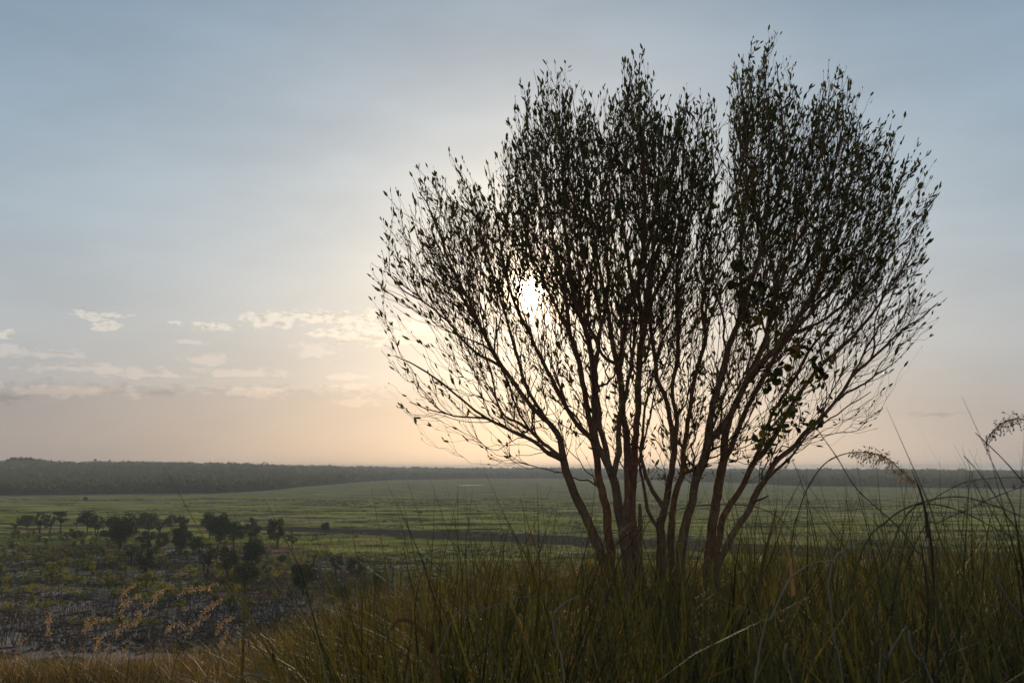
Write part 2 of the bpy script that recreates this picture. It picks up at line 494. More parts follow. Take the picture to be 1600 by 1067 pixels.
# pool of water glinting far out
def ribbon(name, pts, w, mat, **k):
    P = spline([(x, y, 0, ww) for (x, y), ww in zip(pts, w)], 12)
    T = np.gradient(P[:, :2], axis=0); T /= np.linalg.norm(T, axis=1, keepdims=True)
    N = np.stack([-T[:, 1], T[:, 0]], 1)
    wv = P[:, 3] * (1 + 0.25 * np.sin(np.arange(len(P)) * 1.7))
    L = P[:, :2] + N * wv[:, None]; Rr = P[:, :2] - N * wv[:, None]
    v = np.concatenate([np.c_[L, height(L[:, 0], L[:, 1]).max() * np.ones(len(L)) + 0.06], np.c_[Rr, height(L[:, 0], L[:, 1]).max() * np.ones(len(L)) + 0.06]])
    n = len(P); i = np.arange(n - 1)
    f = np.stack([i, i + 1, n + i + 1, n + i], 1)
    return obj(name, np_mesh(name, v, f, mat), **k)


def bw(q, out):
    p = q.n('ShaderNodeBsdfPrincipled'); p.inputs['Base Color'].default_value = (0.05, 0.05, 0.045, 1)
    p.inputs['Roughness'].default_value = 0.12
    nz = q.noise(q.n('ShaderNodeTexCoord').outputs['Object'], 1.5, 2, 0.5)[0]
    bm = q.n('ShaderNodeBump'); bm.inputs['Strength'].default_value = 0.15; bm.inputs['Distance'].default_value = 0.02
    q.nt.links.new(nz, bm.inputs['Height']); q.nt.links.new(bm.outputs[0], p.inputs['Normal'])
    q.nt.links.new(p.outputs[0], out.inputs[0])


M_water = material('pool_water', bw)
ribbon('water', [(-70, 1215), (-58, 1222), (-45, 1218), (-33, 1226)], [2, 6, 6, 1], M_water, kind='structure')


# ------------------------------------------------------------------ far forest (one mass)
def build_forest():
    N = 15000
    px = rng.uniform(-420, 2020, N * 3)
    t = rng.random(N * 3) ** 1.7
    az_ = np.arctan((px - 800) / FPX)
    fr = np.interp(px, _fx, _fd)
    r = fr + 1500 * t + rng.normal(0, 6, N * 3)
    x = r * np.sin(az_); y = r * np.cos(az_)
    keep = (vnoise(x, y, 45, 8) + vnoise(x, y, 160, 9) * 0.6 > 0.52) | (t < 0.02)
    idx = np.nonzero(keep)[0][:N]
    x, y = x[idx], y[idx]
    z = height(x, y)
    h = rng.uniform(5.5, 10.5, len(x)) * (0.85 + 0.4 * vnoise(x, y, 120, 6)); w = h * rng.uniform(0.42, 0.68, len(x))
    K = 34
    d = rng.normal(size=(len(x), K, 3)); d /= np.linalg.norm(d, axis=2, keepdims=True)
    rad = rng.uniform(0.45, 1.0, (len(x), K, 1))
    c = d * rad * np.stack([w, w, h * 0.40], 1)[:, None, :]
    c[:, :, 2] += (h * 0.58)[:, None]
    c[:, :, 2] = np.where(c[:, :, 2] < h[:, None] * 0.12, h[:, None] * 0.12, c[:, :, 2])
    c += np.stack([x, y, z], 1)[:, None, :]
    tri = rng.normal(size=(len(x), K, 3, 3)) * (w[:, None, None, None] * 0.27)
    v = (c[:, :, None, :] + tri).reshape(-1, 3)
    f = np.arange(len(v)).reshape(-1, 3)
    a = np.repeat(rng.random(len(x)), K * 3)
    obj('forest', np_mesh('forest', v, f, M_forest, smooth=False, attrs={'rnd': a}), kind='stuff',
        label='hazy belt of dense forest along the far edge of the plain', category='forest')


build_forest()


# ------------------------------------------------------------------ floodplain trees and shrubs
def leaf_cloud(mb, centres, radii, per, size, squash=0.8, r=None):
    r = r or rng
    for cc, rad in zip(centres, radii):
        n = int(per * (rad ** 2) / (np.mean(radii) ** 2)) + 8
        d = r.normal(size=(n, 3)); d /= np.linalg.norm(d, axis=1, keepdims=True)
        p = np.asarray(cc) + d * (rad * r.uniform(0.55, 1.08, (n, 1))) * np.array([1, 1, squash])
        e1 = r.normal(size=(n, 3)); e1 /= np.linalg.norm(e1, axis=1, keepdims=True)
        e2 = np.cross(e1, d + 0.5 * r.normal(size=(n, 3))); e2 /= np.linalg.norm(e2, axis=1, keepdims=True) + 1e-9
        s = size * r.uniform(0.6, 1.4, (n, 1))
        v = np.stack([p - e1 * s, p + e2 * s * 0.45, p + e1 * s, p - e2 * s * 0.45], 1).reshape(-1, 3)
        i = np.arange(n)[:, None] * 4
        f = np.concatenate([i + [0, 1, 2], i + [0, 2, 3]])
        mb.add(v, f, np.repeat(np.clip(r.uniform(0, 1, n) * 0.5 + r.random() * 0.5, 0, 0.99), 4))


def crown_mesh(name, seed, mat, w=0.36, h=0.30, c=0.66, clumps=16, per=110, size=0.030, rs=(0.10, 0.17), flat=1.0):
    """unit-height tree: crown centre at c of the height"""
    r = np.random.default_rng(seed); mb = MB(); cs = []; rd = []
    for k in range(clumps):
        d = r.normal(size=3); d /= np.linalg.norm(d)
        q = r.uniform(0.35, 1.0) ** 0.6
        cs.append((d[0] * w * q, d[1] * w * q, c + d[2] * h * q * flat)); rd.append(r.uniform(*rs))
    leaf_cloud(mb, cs, rd, per, size, 0.85, r)
    return mb.mesh(name, mat, False), cs


def trunk_mesh(name, seed, cs, forks=1, r0=0.028, mat=None):
    r = np.random.default_rng(seed); mb = MB()
    for k in range(forks):
        a = r.uniform(0, 6.28); sp = 0.0 if forks == 1 else 0.10
        top = np.array([math.cos(a) * sp * 1.6, math.sin(a) * sp, 0.48])
        b0 = np.array([math.cos(a) * sp * 0.15, math.sin(a) * sp * 0.1, -0.02])
        pts = np.array([b0, b0 * 0.6 + top * 0.4 + r.normal(0, .012, 3), top, top + [0, 0, 0.2]])
        tube(mb, pts, [r0 * 1.25, r0, r0 * .8, r0 * .4], 6)
        for cc in [cs[i] for i in r.choice(len(cs), min(6, len(cs)), replace=False)]:
            s = b0 * 0.3 + top * r.uniform(0.6, 1.0); e = np.array(cc)
            tube(mb, [s, (s + e) / 2 + r.normal(0, .02, 3) - [0, 0, .02], e], [r0 * .5, r0 * .32, r0 * .12], 4)
    return mb.mesh(name, mat or M_bark_far)


TT = {}
specs = {
    'dense':  dict(w=0.40, h=0.36, c=0.58, clumps=30, per=130, size=0.032, rs=(0.12, 0.19)),
    'round':  dict(w=0.36, h=0.32, c=0.60, clumps=24, per=120, size=0.028, rs=(0.12, 0.18)),
    'flat':   dict(w=0.40, h=0.32, c=0.62, clumps=26, per=100, size=0.028, rs=(0.10, 0.15)),
    'loose':  dict(w=0.32, h=0.30, c=0.62, clumps=19, per=75, size=0.026, rs=(0.07, 0.12)),
    'spread': dict(w=0.40, h=0.32, c=0.62, clumps=26, per=90, size=0.026, rs=(0.08, 0.14)),
    'thin':   dict(w=0.26, h=0.28, c=0.66, clumps=14, per=70, size=0.024, rs=(0.06, 0.10)),
    'bare':   dict(w=0.36, h=0.30, c=0.66, clumps=16, per=6, size=0.020, rs=(0.05, 0.09)),
}
for k, (nm, sp) in enumerate(specs.items()):
    for v in range(2):
        mat = M_crown if nm in ('dense', 'round', 'flat') else M_crown2
        me, cs = crown_mesh('crown_%s' % nm, 100 + k * 5 + v, mat, **sp)
        fk = 1 if nm in ('round', 'flat', 'thin', 'dense') else 3
        TT[nm, v] = (me, trunk_mesh('trunk_%s' % nm, 200 + k * 5 + v, cs, fk, 0.026 if nm != 'dense' else 0.032))


def plain_pos(px, pybase):
    """where a thing standing on the plain must be for its foot to show at this pixel"""
    d = ray(px, pybase); s = PLAIN / d.z
    x, y = d.x * s, d.y * s
    return x, y, float(height(x, y))


def plain_tree(px, base, top, kind, v, label, cat='tree', wide=1.0, name='savanna_tree'):
    x, y, z = plain_pos(px, base)
    h = (base - top) / FPX * math.hypot(x, y) * 1.08; wide *= 1.0
    t = empty(name, (x, y, z), label=label, category=cat, group='trees scattered on the near edge of the plain')
    t.rotation_euler.z = random.uniform(0, 6.28)
    t.scale = (h * wide, h * wide, h)
    cm, tm = TT[kind, v]
    obj('trunk', tm, t); obj('crown', cm, t)
    return t


TREES = [
    (24, 832, 813, 'thin', 0, 1.2, 'small thin tree nearest the left end of the tree row'),
    (42, 829, 807, 'round', 0, 1.1, 'small rounded tree near the left end of the tree row, second from the left end'),
    (63, 833, 803, 'loose', 0, 0.95, 'loose-crowned tree left of the narrow upright tree'),
    (76, 834, 807, 'loose', 1, 0.8, 'small open tree squeezed between the loose-crowned tree and the narrow upright one'),
    (95, 833, 801, 'thin', 1, 1.2, 'narrow upright tree rising beyond the dense yellow-green shrubs'),
    (119, 826, 810, 'thin', 0, 1.0, 'tiny sparse tree standing alone between two darker trees'),
    (136, 835, 803, 'round', 1, 1.0, 'dark round tree, left one of a close pair beside the leafless tree'),
    (151, 838, 807, 'loose', 0, 1.0, 'mid-green tree, right one of a close pair beside the leafless tree'),
    (172, 831, 800, 'bare', 0, 1.0, 'grey leafless tree behind the biggest dark tree'),
    (188, 857, 811, 'dense', 0, 1.05, 'biggest dark tree of the left half with a dense wide round crown'),
    (231, 837, 804, 'round', 0, 1.15, 'dark round-headed tree to the right of the biggest dark tree'),
    (249, 842, 816, 'thin', 1, 1.1, 'slim low tree leaning against the round-headed dark tree'),
    (267, 830, 807, 'flat', 0, 0.95, 'flat-topped dark tree, left of two whose crowns touch'),
    (285, 832, 807, 'flat', 1, 0.8, 'flat-topped dark tree, right of two whose crowns touch'),
    (283, 865, 827, 'dense', 1, 0.9, 'dark tree on a visible trunk below the two flat-topped trees'),
    (228, 868, 832, 'loose', 1, 1.0, 'loose shaded tree below the round-headed dark tree'),
    (252, 864, 835, 'spread', 0, 0.9, 'wide low tree between two taller shaded trees'),
    (327, 843, 805, 'round', 1, 0.8, 'tall narrow dark tree at the left end of the joined dark trees'),
    (343, 853, 808, 'dense', 0, 0.8, 'dense dark tree in the middle of the joined dark trees'),
    (366, 855, 817, 'round', 0, 0.95, 'dark tree with a clear trunk at the right end of the joined dark trees'),
    (393, 852, 815, 'spread', 1, 0.95, 'mid-green tree with a stepped crown left of the many-stemmed tree'),
    (431, 859, 815, 'spread', 0, 0.82, 'many-stemmed tree with an open fork standing at the edge of the green'),
    (457, 862, 834, 'thin', 0, 1.0, 'small thin forked tree on bright green grass'),
    (508, 836, 817, 'round', 1, 1.0, 'small round tree standing alone out on the green plain'),
    (441, 882, 868, 'flat', 0, 1.2, 'very small flat tree on the green near the many-stemmed tree'),
    (491, 884, 867, 'thin', 1, 0.9, 'tiny thin tree out on the green'),
    (322, 902, 851, 'loose', 0, 0.95, 'tall loose tree with bare lower trunks behind the dry stalk'),
    (355, 906, 858, 'spread', 0, 0.85, 'spreading dark tree on thin trunks beside the reddish ground'),
    (396, 893, 848, 'dense', 1, 0.95, 'dense very dark tree right of the spreading one'),
    (383, 927, 878, 'round', 0, 0.85, 'rounded dark tree standing nearest above the pale sand'),
    (232, 903, 864, 'spread', 1, 1.15, 'broad bushy dark tree in the middle of the shrubs'),
    (473, 928, 882, 'dense', 0, 0.95, 'dark bushy tree where the tall grass begins'),
    (527, 901, 868, 'loose', 1, 0.85, 'small open tree partly veiled by the grass tips'),
    (556, 911, 872, 'spread', 0, 1.0, 'spreading tree with dark stems veiled by grass tips'),
    (536, 948, 916, 'round', 1, 1.1, 'low round tree half hidden in the grass'),
    (592, 935, 898, 'dense', 1, 0.9, 'dark tree mostly hidden behind the tall grass'),
    (417, 905, 880, 'thin', 0, 1.1, 'thin young tree between the darkest trees'),
    (306, 868, 842, 'round', 1, 1.0, 'low round tree beside the clearing of bare soil'),
    (203, 880, 852, 'loose', 0, 1.1, 'loose tree just below the biggest dark tree'),
    (167, 846, 828, 'flat', 1, 1.3, 'low dark thicket tree left of the biggest dark tree'),
    (119, 845, 831, 'flat', 0, 1.4, 'low dark tree sprawling at the top edge of the shrubs'),
    (133, 783, 777, 'dense', 0, 1.2, 'lone tiny dark tree far out on the open plain'),
    (657, 803, 799, 'dense', 1, 1.4, 'speck of a bush far out on the green plain'),
]
for (px, base, top, kind, v, wide, lab) in TREES:
    plain_tree(px, base, top, kind, v, lab, wide=wide)

# shrubs
SH = []
for s in range(6):
    r = np.random.default_rng(400 + s); mb = MB(); cs = []; rd = []
    for k in range(9 + s % 3 * 3):
        a = r.uniform(0, 6.28); q = r.uniform(0, 0.42)
        cs.append((math.cos(a) * q, math.sin(a) * q, r.uniform(0.30, 0.88))); rd.append(r.uniform(0.10, 0.20))
    leaf_cloud(mb, cs, rd, 26, 0.075, 0.8, r)
    mt = MB()
    for cc in cs[:8]:
        tube(mt, [(cc[0] * .1, cc[1] * .1, -0.05), (cc[0] * .5 + r.normal(0, .03), cc[1] * .5, cc[2] * .5), cc], [0.018, 0.013, 0.006], 4)
    SH.append((mb.mesh('shrub_foliage', M_shrub, False), mt.mesh('shrub_stems', M_bark_far)))


def shrub(x, y, h, i, w=1.0, label=None, grp='yellow-green shrubs on the sandy ground'):
    t = empty('shrub', (x, y, float(height(x, y))), category='shrub', group=grp,
              label=label or 'leafy yellow-green shrub among many alike on the dark sandy ground below the bluff')
    t.rotation_euler.z = random.uniform(0, 6.28); t.scale = (h * w, h * w, h)
    obj('foliage', SH[i][0], t); obj('stem', SH[i][1], t)


cnt = 0
tries = 0
while cnt < 285 and tries < 9000:
    tries += 1
    px = random.uniform(-60, 560); py = 836 + 150 * random.random() ** 1.1
    if px < 250: p = 1.0 if py < 895 else (0.55 if py < 918 else 0.05)
    elif px < 420: p = 0.28 if py < 960 else 0.08
    else: p = 0.14 if py > 880 else 0.02
    if 240 < px < 420 and py < 850: p = 0.05
    if random.random() > p: continue
    x, y, z = plain_pos(px, py)
    h = random.uniform(1.1, 2.5) * (1.0 if py < 900 else 0.8)
    if px < 260: lab, grp = 'leafy yellow-green shrub in the dense shrub thicket on the left', 'shrubs of the dense thicket on the left'
    elif px < 440: lab, grp = 'small shrub standing between the dark trees on reddish bare soil', 'shrubs between the dark trees'
    else: lab, grp = 'small shrub half veiled by grass tips where the green plain begins', 'shrubs behind the grass tips'
    shrub(x, y, h, random.randrange(6), random.uniform(0.8, 1.3), lab, grp)
    cnt += 1
shrub(*plain_pos(228, 925)[:2], 4.0, 2, 0.9, 'bright yellow-green bush behind the golden seed heads', 'lighter bushes')
shrub(*plain_pos(357, 950)[:2], 3.2, 4, 0.8, 'bright green bush standing by the pale sand', 'lighter bushes')
shrub(*plain_pos(262, 938)[:2], 2.6, 3, 1.0, 'low green bush just right of the bright yellow-green one', 'lighter bushes')


def undergrowth():
    """low scrub, dead stems and burnt sticks that nobody could count"""
    mb = MB(); mg = MB(); md = MB()
    n = 9000
    px = rng.uniform(-80, 640, n); py = 836 + 175 * rng.random(n) ** 0.9
    d = np.array([ray(a, b) for a, b in zip(px, py)])
    s = PLAIN / d[:, 2]; x = d[:, 0] * s; y = d[:, 1] * s; z = height(x, y)
    leafy = (vnoise(x, y, 8, 11) * 0.6 + vnoise(x, y, 22, 12) * 0.6) > np.where(px < 260, 0.52, 0.64) + (py > 905) * 0.14 + (py > 930) * 0.2
    for i in range(n):
        if leafy[i]:
            rad = random.uniform(0.25, 0.6)
            leaf_cloud(mg, [(x[i], y[i], z[i] + rad * random.uniform(.4, 1.6))], [rad], 9, 0.16, 0.9)
        elif i % 2 == 0:
            for k in range(random.randint(1, 3)):
                h = random.uniform(0.5, 2.2); a, b = random.gauss(0, .25), random.gauss(0, .25)
                p0 = np.array([x[i] + random.gauss(0, .4), y[i] + random.gauss(0, .4), z[i] - .05])
                p1 = p0 + [a * h * .5, b * h * .5, h * .55]; p2 = p0 + [a * h, b * h, h]
                tube(md, [p0, p1, p2], [0.045, 0.03, 0.015], 3, random.random(), cap=False)
                for _ in range(2):
                    q = p1 + np.array([random.gauss(0, .3), random.gauss(0, .3), random.uniform(.2, .6)]) * h * .5
                    tube(md, [p1, (p1 + q) / 2 + [0, 0, -.04], q], [0.022, 0.017, 0.01], 3, random.random(), cap=False)
    # charred tussocks lying on the sand
    m = 5500
    px = rng.uniform(-80, 520, m); py = 900 + 150 * rng.random(m)
    for a, b in zip(px, py):
        x, y, z = plain_pos(a, b)
        if vnoise(x, y, 5, 21) < 0.40: continue
        rad = random.uniform(0.15, 0.45)
        leaf_cloud(mb, [(x, y, z + .08)], [rad], 1, 0.16, 0.5)
    obj('undergrowth', mg.mesh('undergrowth', M_shrub, False), kind='stuff', category='undergrowth',
        label='low yellow-green scrub covering the ground between the shrubs')
    obj('burnt_stems', md.mesh('burnt_stems', M_burnt), kind='stuff', category='dead stems',
        label='thin charred stems standing on the pale sand')
    obj('charred_tussocks', mb.mesh('charred_tussocks', M_burnt, False), kind='stuff', category='burnt grass',
        label='black burnt grass tussocks dotted over the pale sand')


undergrowth()


def plain_tufts():
    """sedge clumps that break up the open green plain"""
    n = 60000
    y = 170 * np.exp(rng.random(n) * math.log(700 / 170)); az_ = rng.uniform(R(-30), R(30), n)
    x = y * np.tan(az_)
    k = (vnoise(x * 0.4, y, 14, 31) + 0.6 * vnoise(x * 0.3, y, 45, 32)) > 0.92
    x, y = x[k], y[k]; z = height(x, y)
    sz = rng.uniform(0.12, 0.34, len(x)) * (0.7 + y / 700)
    c = np.stack([x, y, z + sz * 0.25], 1)[:, None, None, :]
    v = (c + rng.normal(size=(len(x), 4, 3, 3)) * sz[:, None, None, None] * np.array([1.9, 0.9, 0.28])).reshape(-1, 3)
    obj('sedge_clumps', np_mesh('sedge_clumps', v, np.arange(len(v)).reshape(-1, 3), M_forest, smooth=False,
        attrs={'rnd': np.repeat(rng.random(len(x)), 12)}), kind='stuff', category='sedge', label='dark sedge clumps strewn over the open green plain')


plain_tufts()

# ------------------------------------------------------------------ the many-stemmed tree
# traced stems: (parent, fork point index on the parent or None, depth at start, depth at end, [(px, py, half-width in px)...])
ST = {
 'A': (None, 9.9, 10.2, [(948,900,15),(932,843,13.5),(914,802,12),(897,765,11),(886,733,11),(882,716,10.5),(876,685,8.5),(864,669,7),(834,642,6),(804,600,5),(786,576,5),(762,534,4.2),(735,471,3.5),(711,425,2.8),(690,370,2.2),(668,318,1.5),(655,300,1)]),
 'A1': ('A', 0, -0.6, [(876,682,7.5),(853,646,5.5),(825,606,4.6),(810,564,4),(801,528,3.6),(792,492,3),(780,455,2.7),(762,400,2.2),(745,330,1.8),(728,280,1)]),
 'A2': ('A', 0, 0.8, [(786,576,4),(735,543,3),(705,507,2.6),(672,477,2.2),(630,452,1.6),(604,425,1)]),
 'A3': ('A', 0, -0.9, [(884,726,8),(858,711,6.5),(834,690,5.2),(792,669,4.2),(762,652,3.8),(726,624,3),(696,600,2.5),(660,576,2),(618,555,1)]),
 'A4': ('A', 0, 0.9, [(872,716,5.5),(849,693,5),(828,672,4),(792,652,3),(777,624,2.6),(772,588,2.2),(760,550,1.8),(748,500,1.4),(738,460,1)]),
 'A5': ('A3', 0, 0.4, [(762,652,3.2),(730,650,2.4),(700,648,2),(670,640,1.6),(640,628,1)]),
 'A6': ('A4', 0, -1.2, [(828,672,3.6),(808,640,3),(796,606,2.5),(775,560,2),(742,500,1.6),(700,430,1.3),(660,380,1)]),
 'B': (None, 10.1, 10.8, [(953,900,13),(944,830,12),(937,780,11),(930,740,10),(924,700,9),(917,655,8),(910,619,7.5),(902,577,6.5),(895,550,6),(888,520,5),(882,478,4.5),(874,430,4),(860,360,3.2),(850,290,2.4),(838,220,1.6),(832,170,1)]),
 'B1': ('B', 0, -1.0, [(923,692,8),(905,669,6.5),(889,642,6),(876,617,5.4),(858,590,5),(840,549,4.5),(822,513,4),(807,480,3.5),(792,430,3),(780,365,2.3),(772,310,1.6),(768,280,1)]),
 'B2': ('B', 0, 0.8, [(888,520,4.5),(868,480,3.4),(850,440,3),(828,390,2.5),(812,320,2),(805,250,1.2)]),
 'C': (None, 9.7, 9.4, [(980,900,15),(975,850,14),(972,810,13),(965,776,12.5),(957,742,11.5),(947,717,9),(934,696,8),(928,652,7.5),(929,620,7.5),(927,591,7),(921,545,6.5),(907,492,5.5),(899,470,5),(896,436,4.5),(885,360,3.5),(882,290,2.6),(880,210,1.8),(878,140,1)]),
 'C1': ('C', 0, 0.9, [(957,725,9),(946,694,8),(938,668,7.5),(937,640,7),(934,590,6),(938,535,5),(945,490,4.5),(950,440,4),(948,360,3),(942,280,2.2),(930,210,1.5),(915,160,1)]),
 'C2': ('C', 0, -0.5, [(966,735,8),(966,700,8),(964,684,7.5),(966,655,7),(975,620,5.5),(982,580,4.5),(989,540,4),(993,492,3.5),(985,430,3),(975,350,2.4),(968,270,1.8),(960,200,1.2)]),
 'D': (None, 10.0, 10.3, [(987,900,14),(984,850,13),(982,810,13),(981,774,12),(979,737,11),(978,689,10),(974,655,9),(971,633,8.5),(966,577,8),(961,554,6),(955,520,5.5),(950,492,5),(940,450,4.2),(928,380,3.2),(918,300,2.4),(905,220,1.6),(895,160,1)]),
 'D1': ('D', 0, -1.1, [(966,577,7),(972,530,6),(976,495,5.5),(982,468,5),(994,440,4),(1002,390,3.4),(1006,310,2.6),(1000,230,2),(996,150,1.4),(999,110,1)]),
 'D2': ('D', 0, 0.6, [(965,575,4.5),(948,562,4),(933,540,3.6),(915,500,3),(905,450,2.6),(900,390,2.2),(898,320,1.6),(900,260,1)]),
 'E': (None, 10.2, 10.9, [(1000,900,12),(992,850,11),(989,806,11),(989,767,10.5),(991,737,10),(994,706,9.5),(998,676,9),(1000,640,8.5),(1000,600,8),(1002,549,7.5),(1009,515,6.5),(1020,473,5.5),(1037,436,4.8),(1048,411,4.2),(1060,350,3.4),(1066,290,2.6),(1068,220,1.8),(1070,170,1)]),
 'E1': ('E', 0, -1.3, [(1002,549,5.5),(1001,500,5),(996,440,4.4),(1010,380,3.6),(1025,300,2.6),(1032,230,1.8),(1038,180,1)]),
 'E2': ('E', 0, 1.0, [(1009,515,4.5),(1012,460,4),(1022,400,3.4),(1030,330,2.8),(1022,250,2),(1015,170,1.2)]),
 'F': (None, 9.9, 9.9, [(1001,900,8),(1001,850,7.5),(1002,820,6.5),(1001,800,5),(1000,788,3)]),
 'G': (None, 10.0, 9.5, [(1030,900,13),(1031,850,12),(1030,812,12),(1036,790,9.5),(1043,765,9),(1044,742,9),(1050,712,8.5),(1051,676,7.5),(1047,655,7),(1040,619,6),(1029,591,5.5),(1027,563,5),(1020,520,4.5),(1017,487,4),(1022,430,3.5),(1040,360,2.8),(1050,280,2.2),(1056,200,1.2)]),
 'G1': ('G', 0, -0.4, [(1030,825,7),(1022,815,5.5),(1012,796,5),(1007,771,4.4),(1005,750,4),(1001,720,3.2),(1008,690,2.8),(1018,650,2.4),(1026,610,2),(1040,570,1.6),(1052,530,1)]),
 'G2': ('G', 0, 0.5, [(1033,797,7.5),(1024,778,6),(1013,757,5.5),(1004,732,5),(1000,708,4.4),(1004,670,3.8),(1010,630,3.2),(1020,590,2.6),(1032,545,2),(1036,500,1.2)]),
 'G3': ('G', 0, 1.1, [(1050,700,7),(1057,672,6.5),(1057,650,6),(1052,612,5.5),(1060,560,5),(1062,492,4.5),(1060,436,4),(1070,370,3.2),(1080,300,2.5),(1086,230,1.8),(1096,165,1)]),
 'H': (None, 10.3, 10.8, [(1050,900,10),(1047,855,9.5),(1050,810,9),(1058,774,8.5),(1066,745,8),(1071,713,7),(1075,676,6.5),(1082,640,6),(1087,605,5.5),(1096,570,5),(1105,530,4.4),(1100,490,4),(1106,440,3.6),(1098,410,3.2),(1108,340,2.6),(1116,280,2),(1112,200,1)]),
 'H1': ('H', 0, -0.9, [(1066,745,4.5),(1080,735,4),(1092,722,3.4),(1100,700,3),(1112,670,2.6),(1128,630,2.2),(1140,580,1.6),(1150,540,1)]),
 'I': (None, 9.8, 9.2, [(1066,900,13),(1068,850,12.5),(1074,815,12),(1083,779,11.5),(1093,742,11.5),(1103,713,11.5),(1110,684,11),(1112,652,9.5),(1117,630,9),(1126,590,8),(1141,545,7.5),(1156,506,6.5),(1165,464,6),(1177,425,5.2),(1189,390,4.6),(1200,330,3.6),(1205,250,2.6),(1200,170,1.8),(1193,85,1)]),
 'I1': ('I', 0, 1.0, [(1112,692,10),(1124,672,9.5),(1138,646,9),(1159,605,8),(1186,572,7),(1219,530,6),(1246,491,5.2),(1264,465,4.6),(1280,430,4),(1300,385,3.2),(1318,330,2.6),(1332,260,2),(1345,195,1)]),
 'I2': ('I', 0, 0.8, [(1156,506,5),(1160,450,4.2),(1158,390,3.6),(1165,320,2.8),(1168,240,2),(1160,150,1.2),(1155,115,1)]),
 'I3': ('I', 0, -0.6, [(1189,390,3.8),(1215,320,3),(1225,250,2.3),(1222,180,1.7),(1215,100,1)]),
 'J': (None, 10.1, 10.6, [(1106,900,15),(1108,850,14),(1112,810,13),(1117,774,12.5),(1123,747,12),(1130,712,11),(1135,676,10),(1142,645,9),(1154,618,8),(1166,590,7.5),(1180,560,7),(1192,530,6.5),(1204,485,5.5),(1218,440,4.8),(1236,395,4.2),(1248,330,3.4),(1260,260,2.6),(1275,190,1.8),(1290,130,1)]),
 'J1': ('J', 0, 1.2, [(1128,730,9),(1139,710,8),(1147,689,7.5),(1161,659,7),(1175,630,6.5),(1192,598,6),(1216,560,5.2),(1245,520,4.5),(1278,480,4),(1310,440,3.4),(1345,395,2.8),(1378,345,2.3),(1405,290,1.7),(1420,240,1)]),
 'J2': ('J', 0, -1.0, [(1192,530,5),(1205,500,4.4),(1232,460,4),(1262,410,3.5),(1285,350,2.8),(1300,280,2.2),(1315,200,1.5),(1318,140,1)]),
 'J3': ('J1', 0, 0.3, [(1245,520,4),(1285,500,3.4),(1325,470,2.8),(1365,430,2.2),(1405,385,1.7),(1440,345,1.2),(1456,318,1)]),
 'K': (None, 10.2, 11.0, [(1122,900,11),(1120,860,10.5),(1126,833,10),(1132,806,9.5),(1144,784,9),(1156,767,8.5),(1167,745,8),(1180,723,7.5),(1195,706,7),(1208,686,6.5),(1225,655,6),(1248,620,5.4),(1280,578,4.6),(1318,540,4),(1355,500,3.2),(1390,450,2.6),(1415,410,2),(1430,370,1)]),
 'K1': ('K', 0, -0.9, [(1180,723,6),(1188,695,5.2),(1200,660,4.6),(1222,620,4),(1248,575,3.5),(1272,540,3),(1300,510,2.4),(1330,470,1.8),(1350,430,1)]),
 'L': (None, 9.9, 10.2, [(1112,900,11),(1124,862,10),(1136,836,9),(1152,812,8.5),(1168,786,8.5),(1176,770,9),(1188,752,7.5),(1202,727,7),(1231,703,6.5),(1256,677,6),(1280,654,5.4),(1302,630,4.6),(1330,590,3.8),(1360,560,3.2),(1400,524,2.5),(1438,496,1.8),(1466,473,1)]),
 'L1': ('L', 0, -0.8, [(1188,754,4.6),(1212,735,3.8),(1239,713,3.2),(1258,689,2.6),(1272,672,2.4),(1300,655,2),(1330,632,1.6),(1362,612,1)]),
 'L2': ('L', 0, -0.2, [(1170,784,4.5),(1180,783,3.4),(1192,779,2.6),(1200,775,2)]),
 'L3': ('L', 0, 0.8, [(1302,630,3.6),(1320,615,3),(1350,600,2.4),(1372,585,1.8),(1395,570,1)]),
}

NP, NT_, NPAR, NR, NPATH, NW = [], [], [], [], [], []   # position, tangent, parent, radius, path id, weight
paths = []      # dict(nodes, base, kind, root)
stem_nodes = {}
path_of = {}
TREE_Y = 10.0


def pxdepth_path(pts, d0, d1, curve=1.3):
    L = [0.0]
    for a, b in zip(pts[:-1], pts[1:]): L.append(L[-1] + math.hypot(a[0] - b[0], a[1] - b[1]))
    out = []
    for (px, py, w), l in zip(pts, L):
        t = (l / L[-1]) ** curve
        Y = d0 + (d1 - d0) * t
        p = at(px, py, Y)
        out.append((p.x, p.y, p.z, w * (0.57 if py > 600 else 0.66) / FPX * Y))
    return out


def nearest_on(nodes, p):
    P = np.array([NP[i] for i in nodes]); return nodes[int(np.argmin(np.linalg.norm(P - p, axis=1)))]


def nearest_screen(nodes, px, py):
    best = None
    for i in nodes:
        q = NP[i]; Y = q[1]
        c = at(px, py, Y); d = (c.x - q[0]) ** 2 + (c.z - q[2]) ** 2
        if best is None or d < best[0]: best = (d, i)
    return best[1]


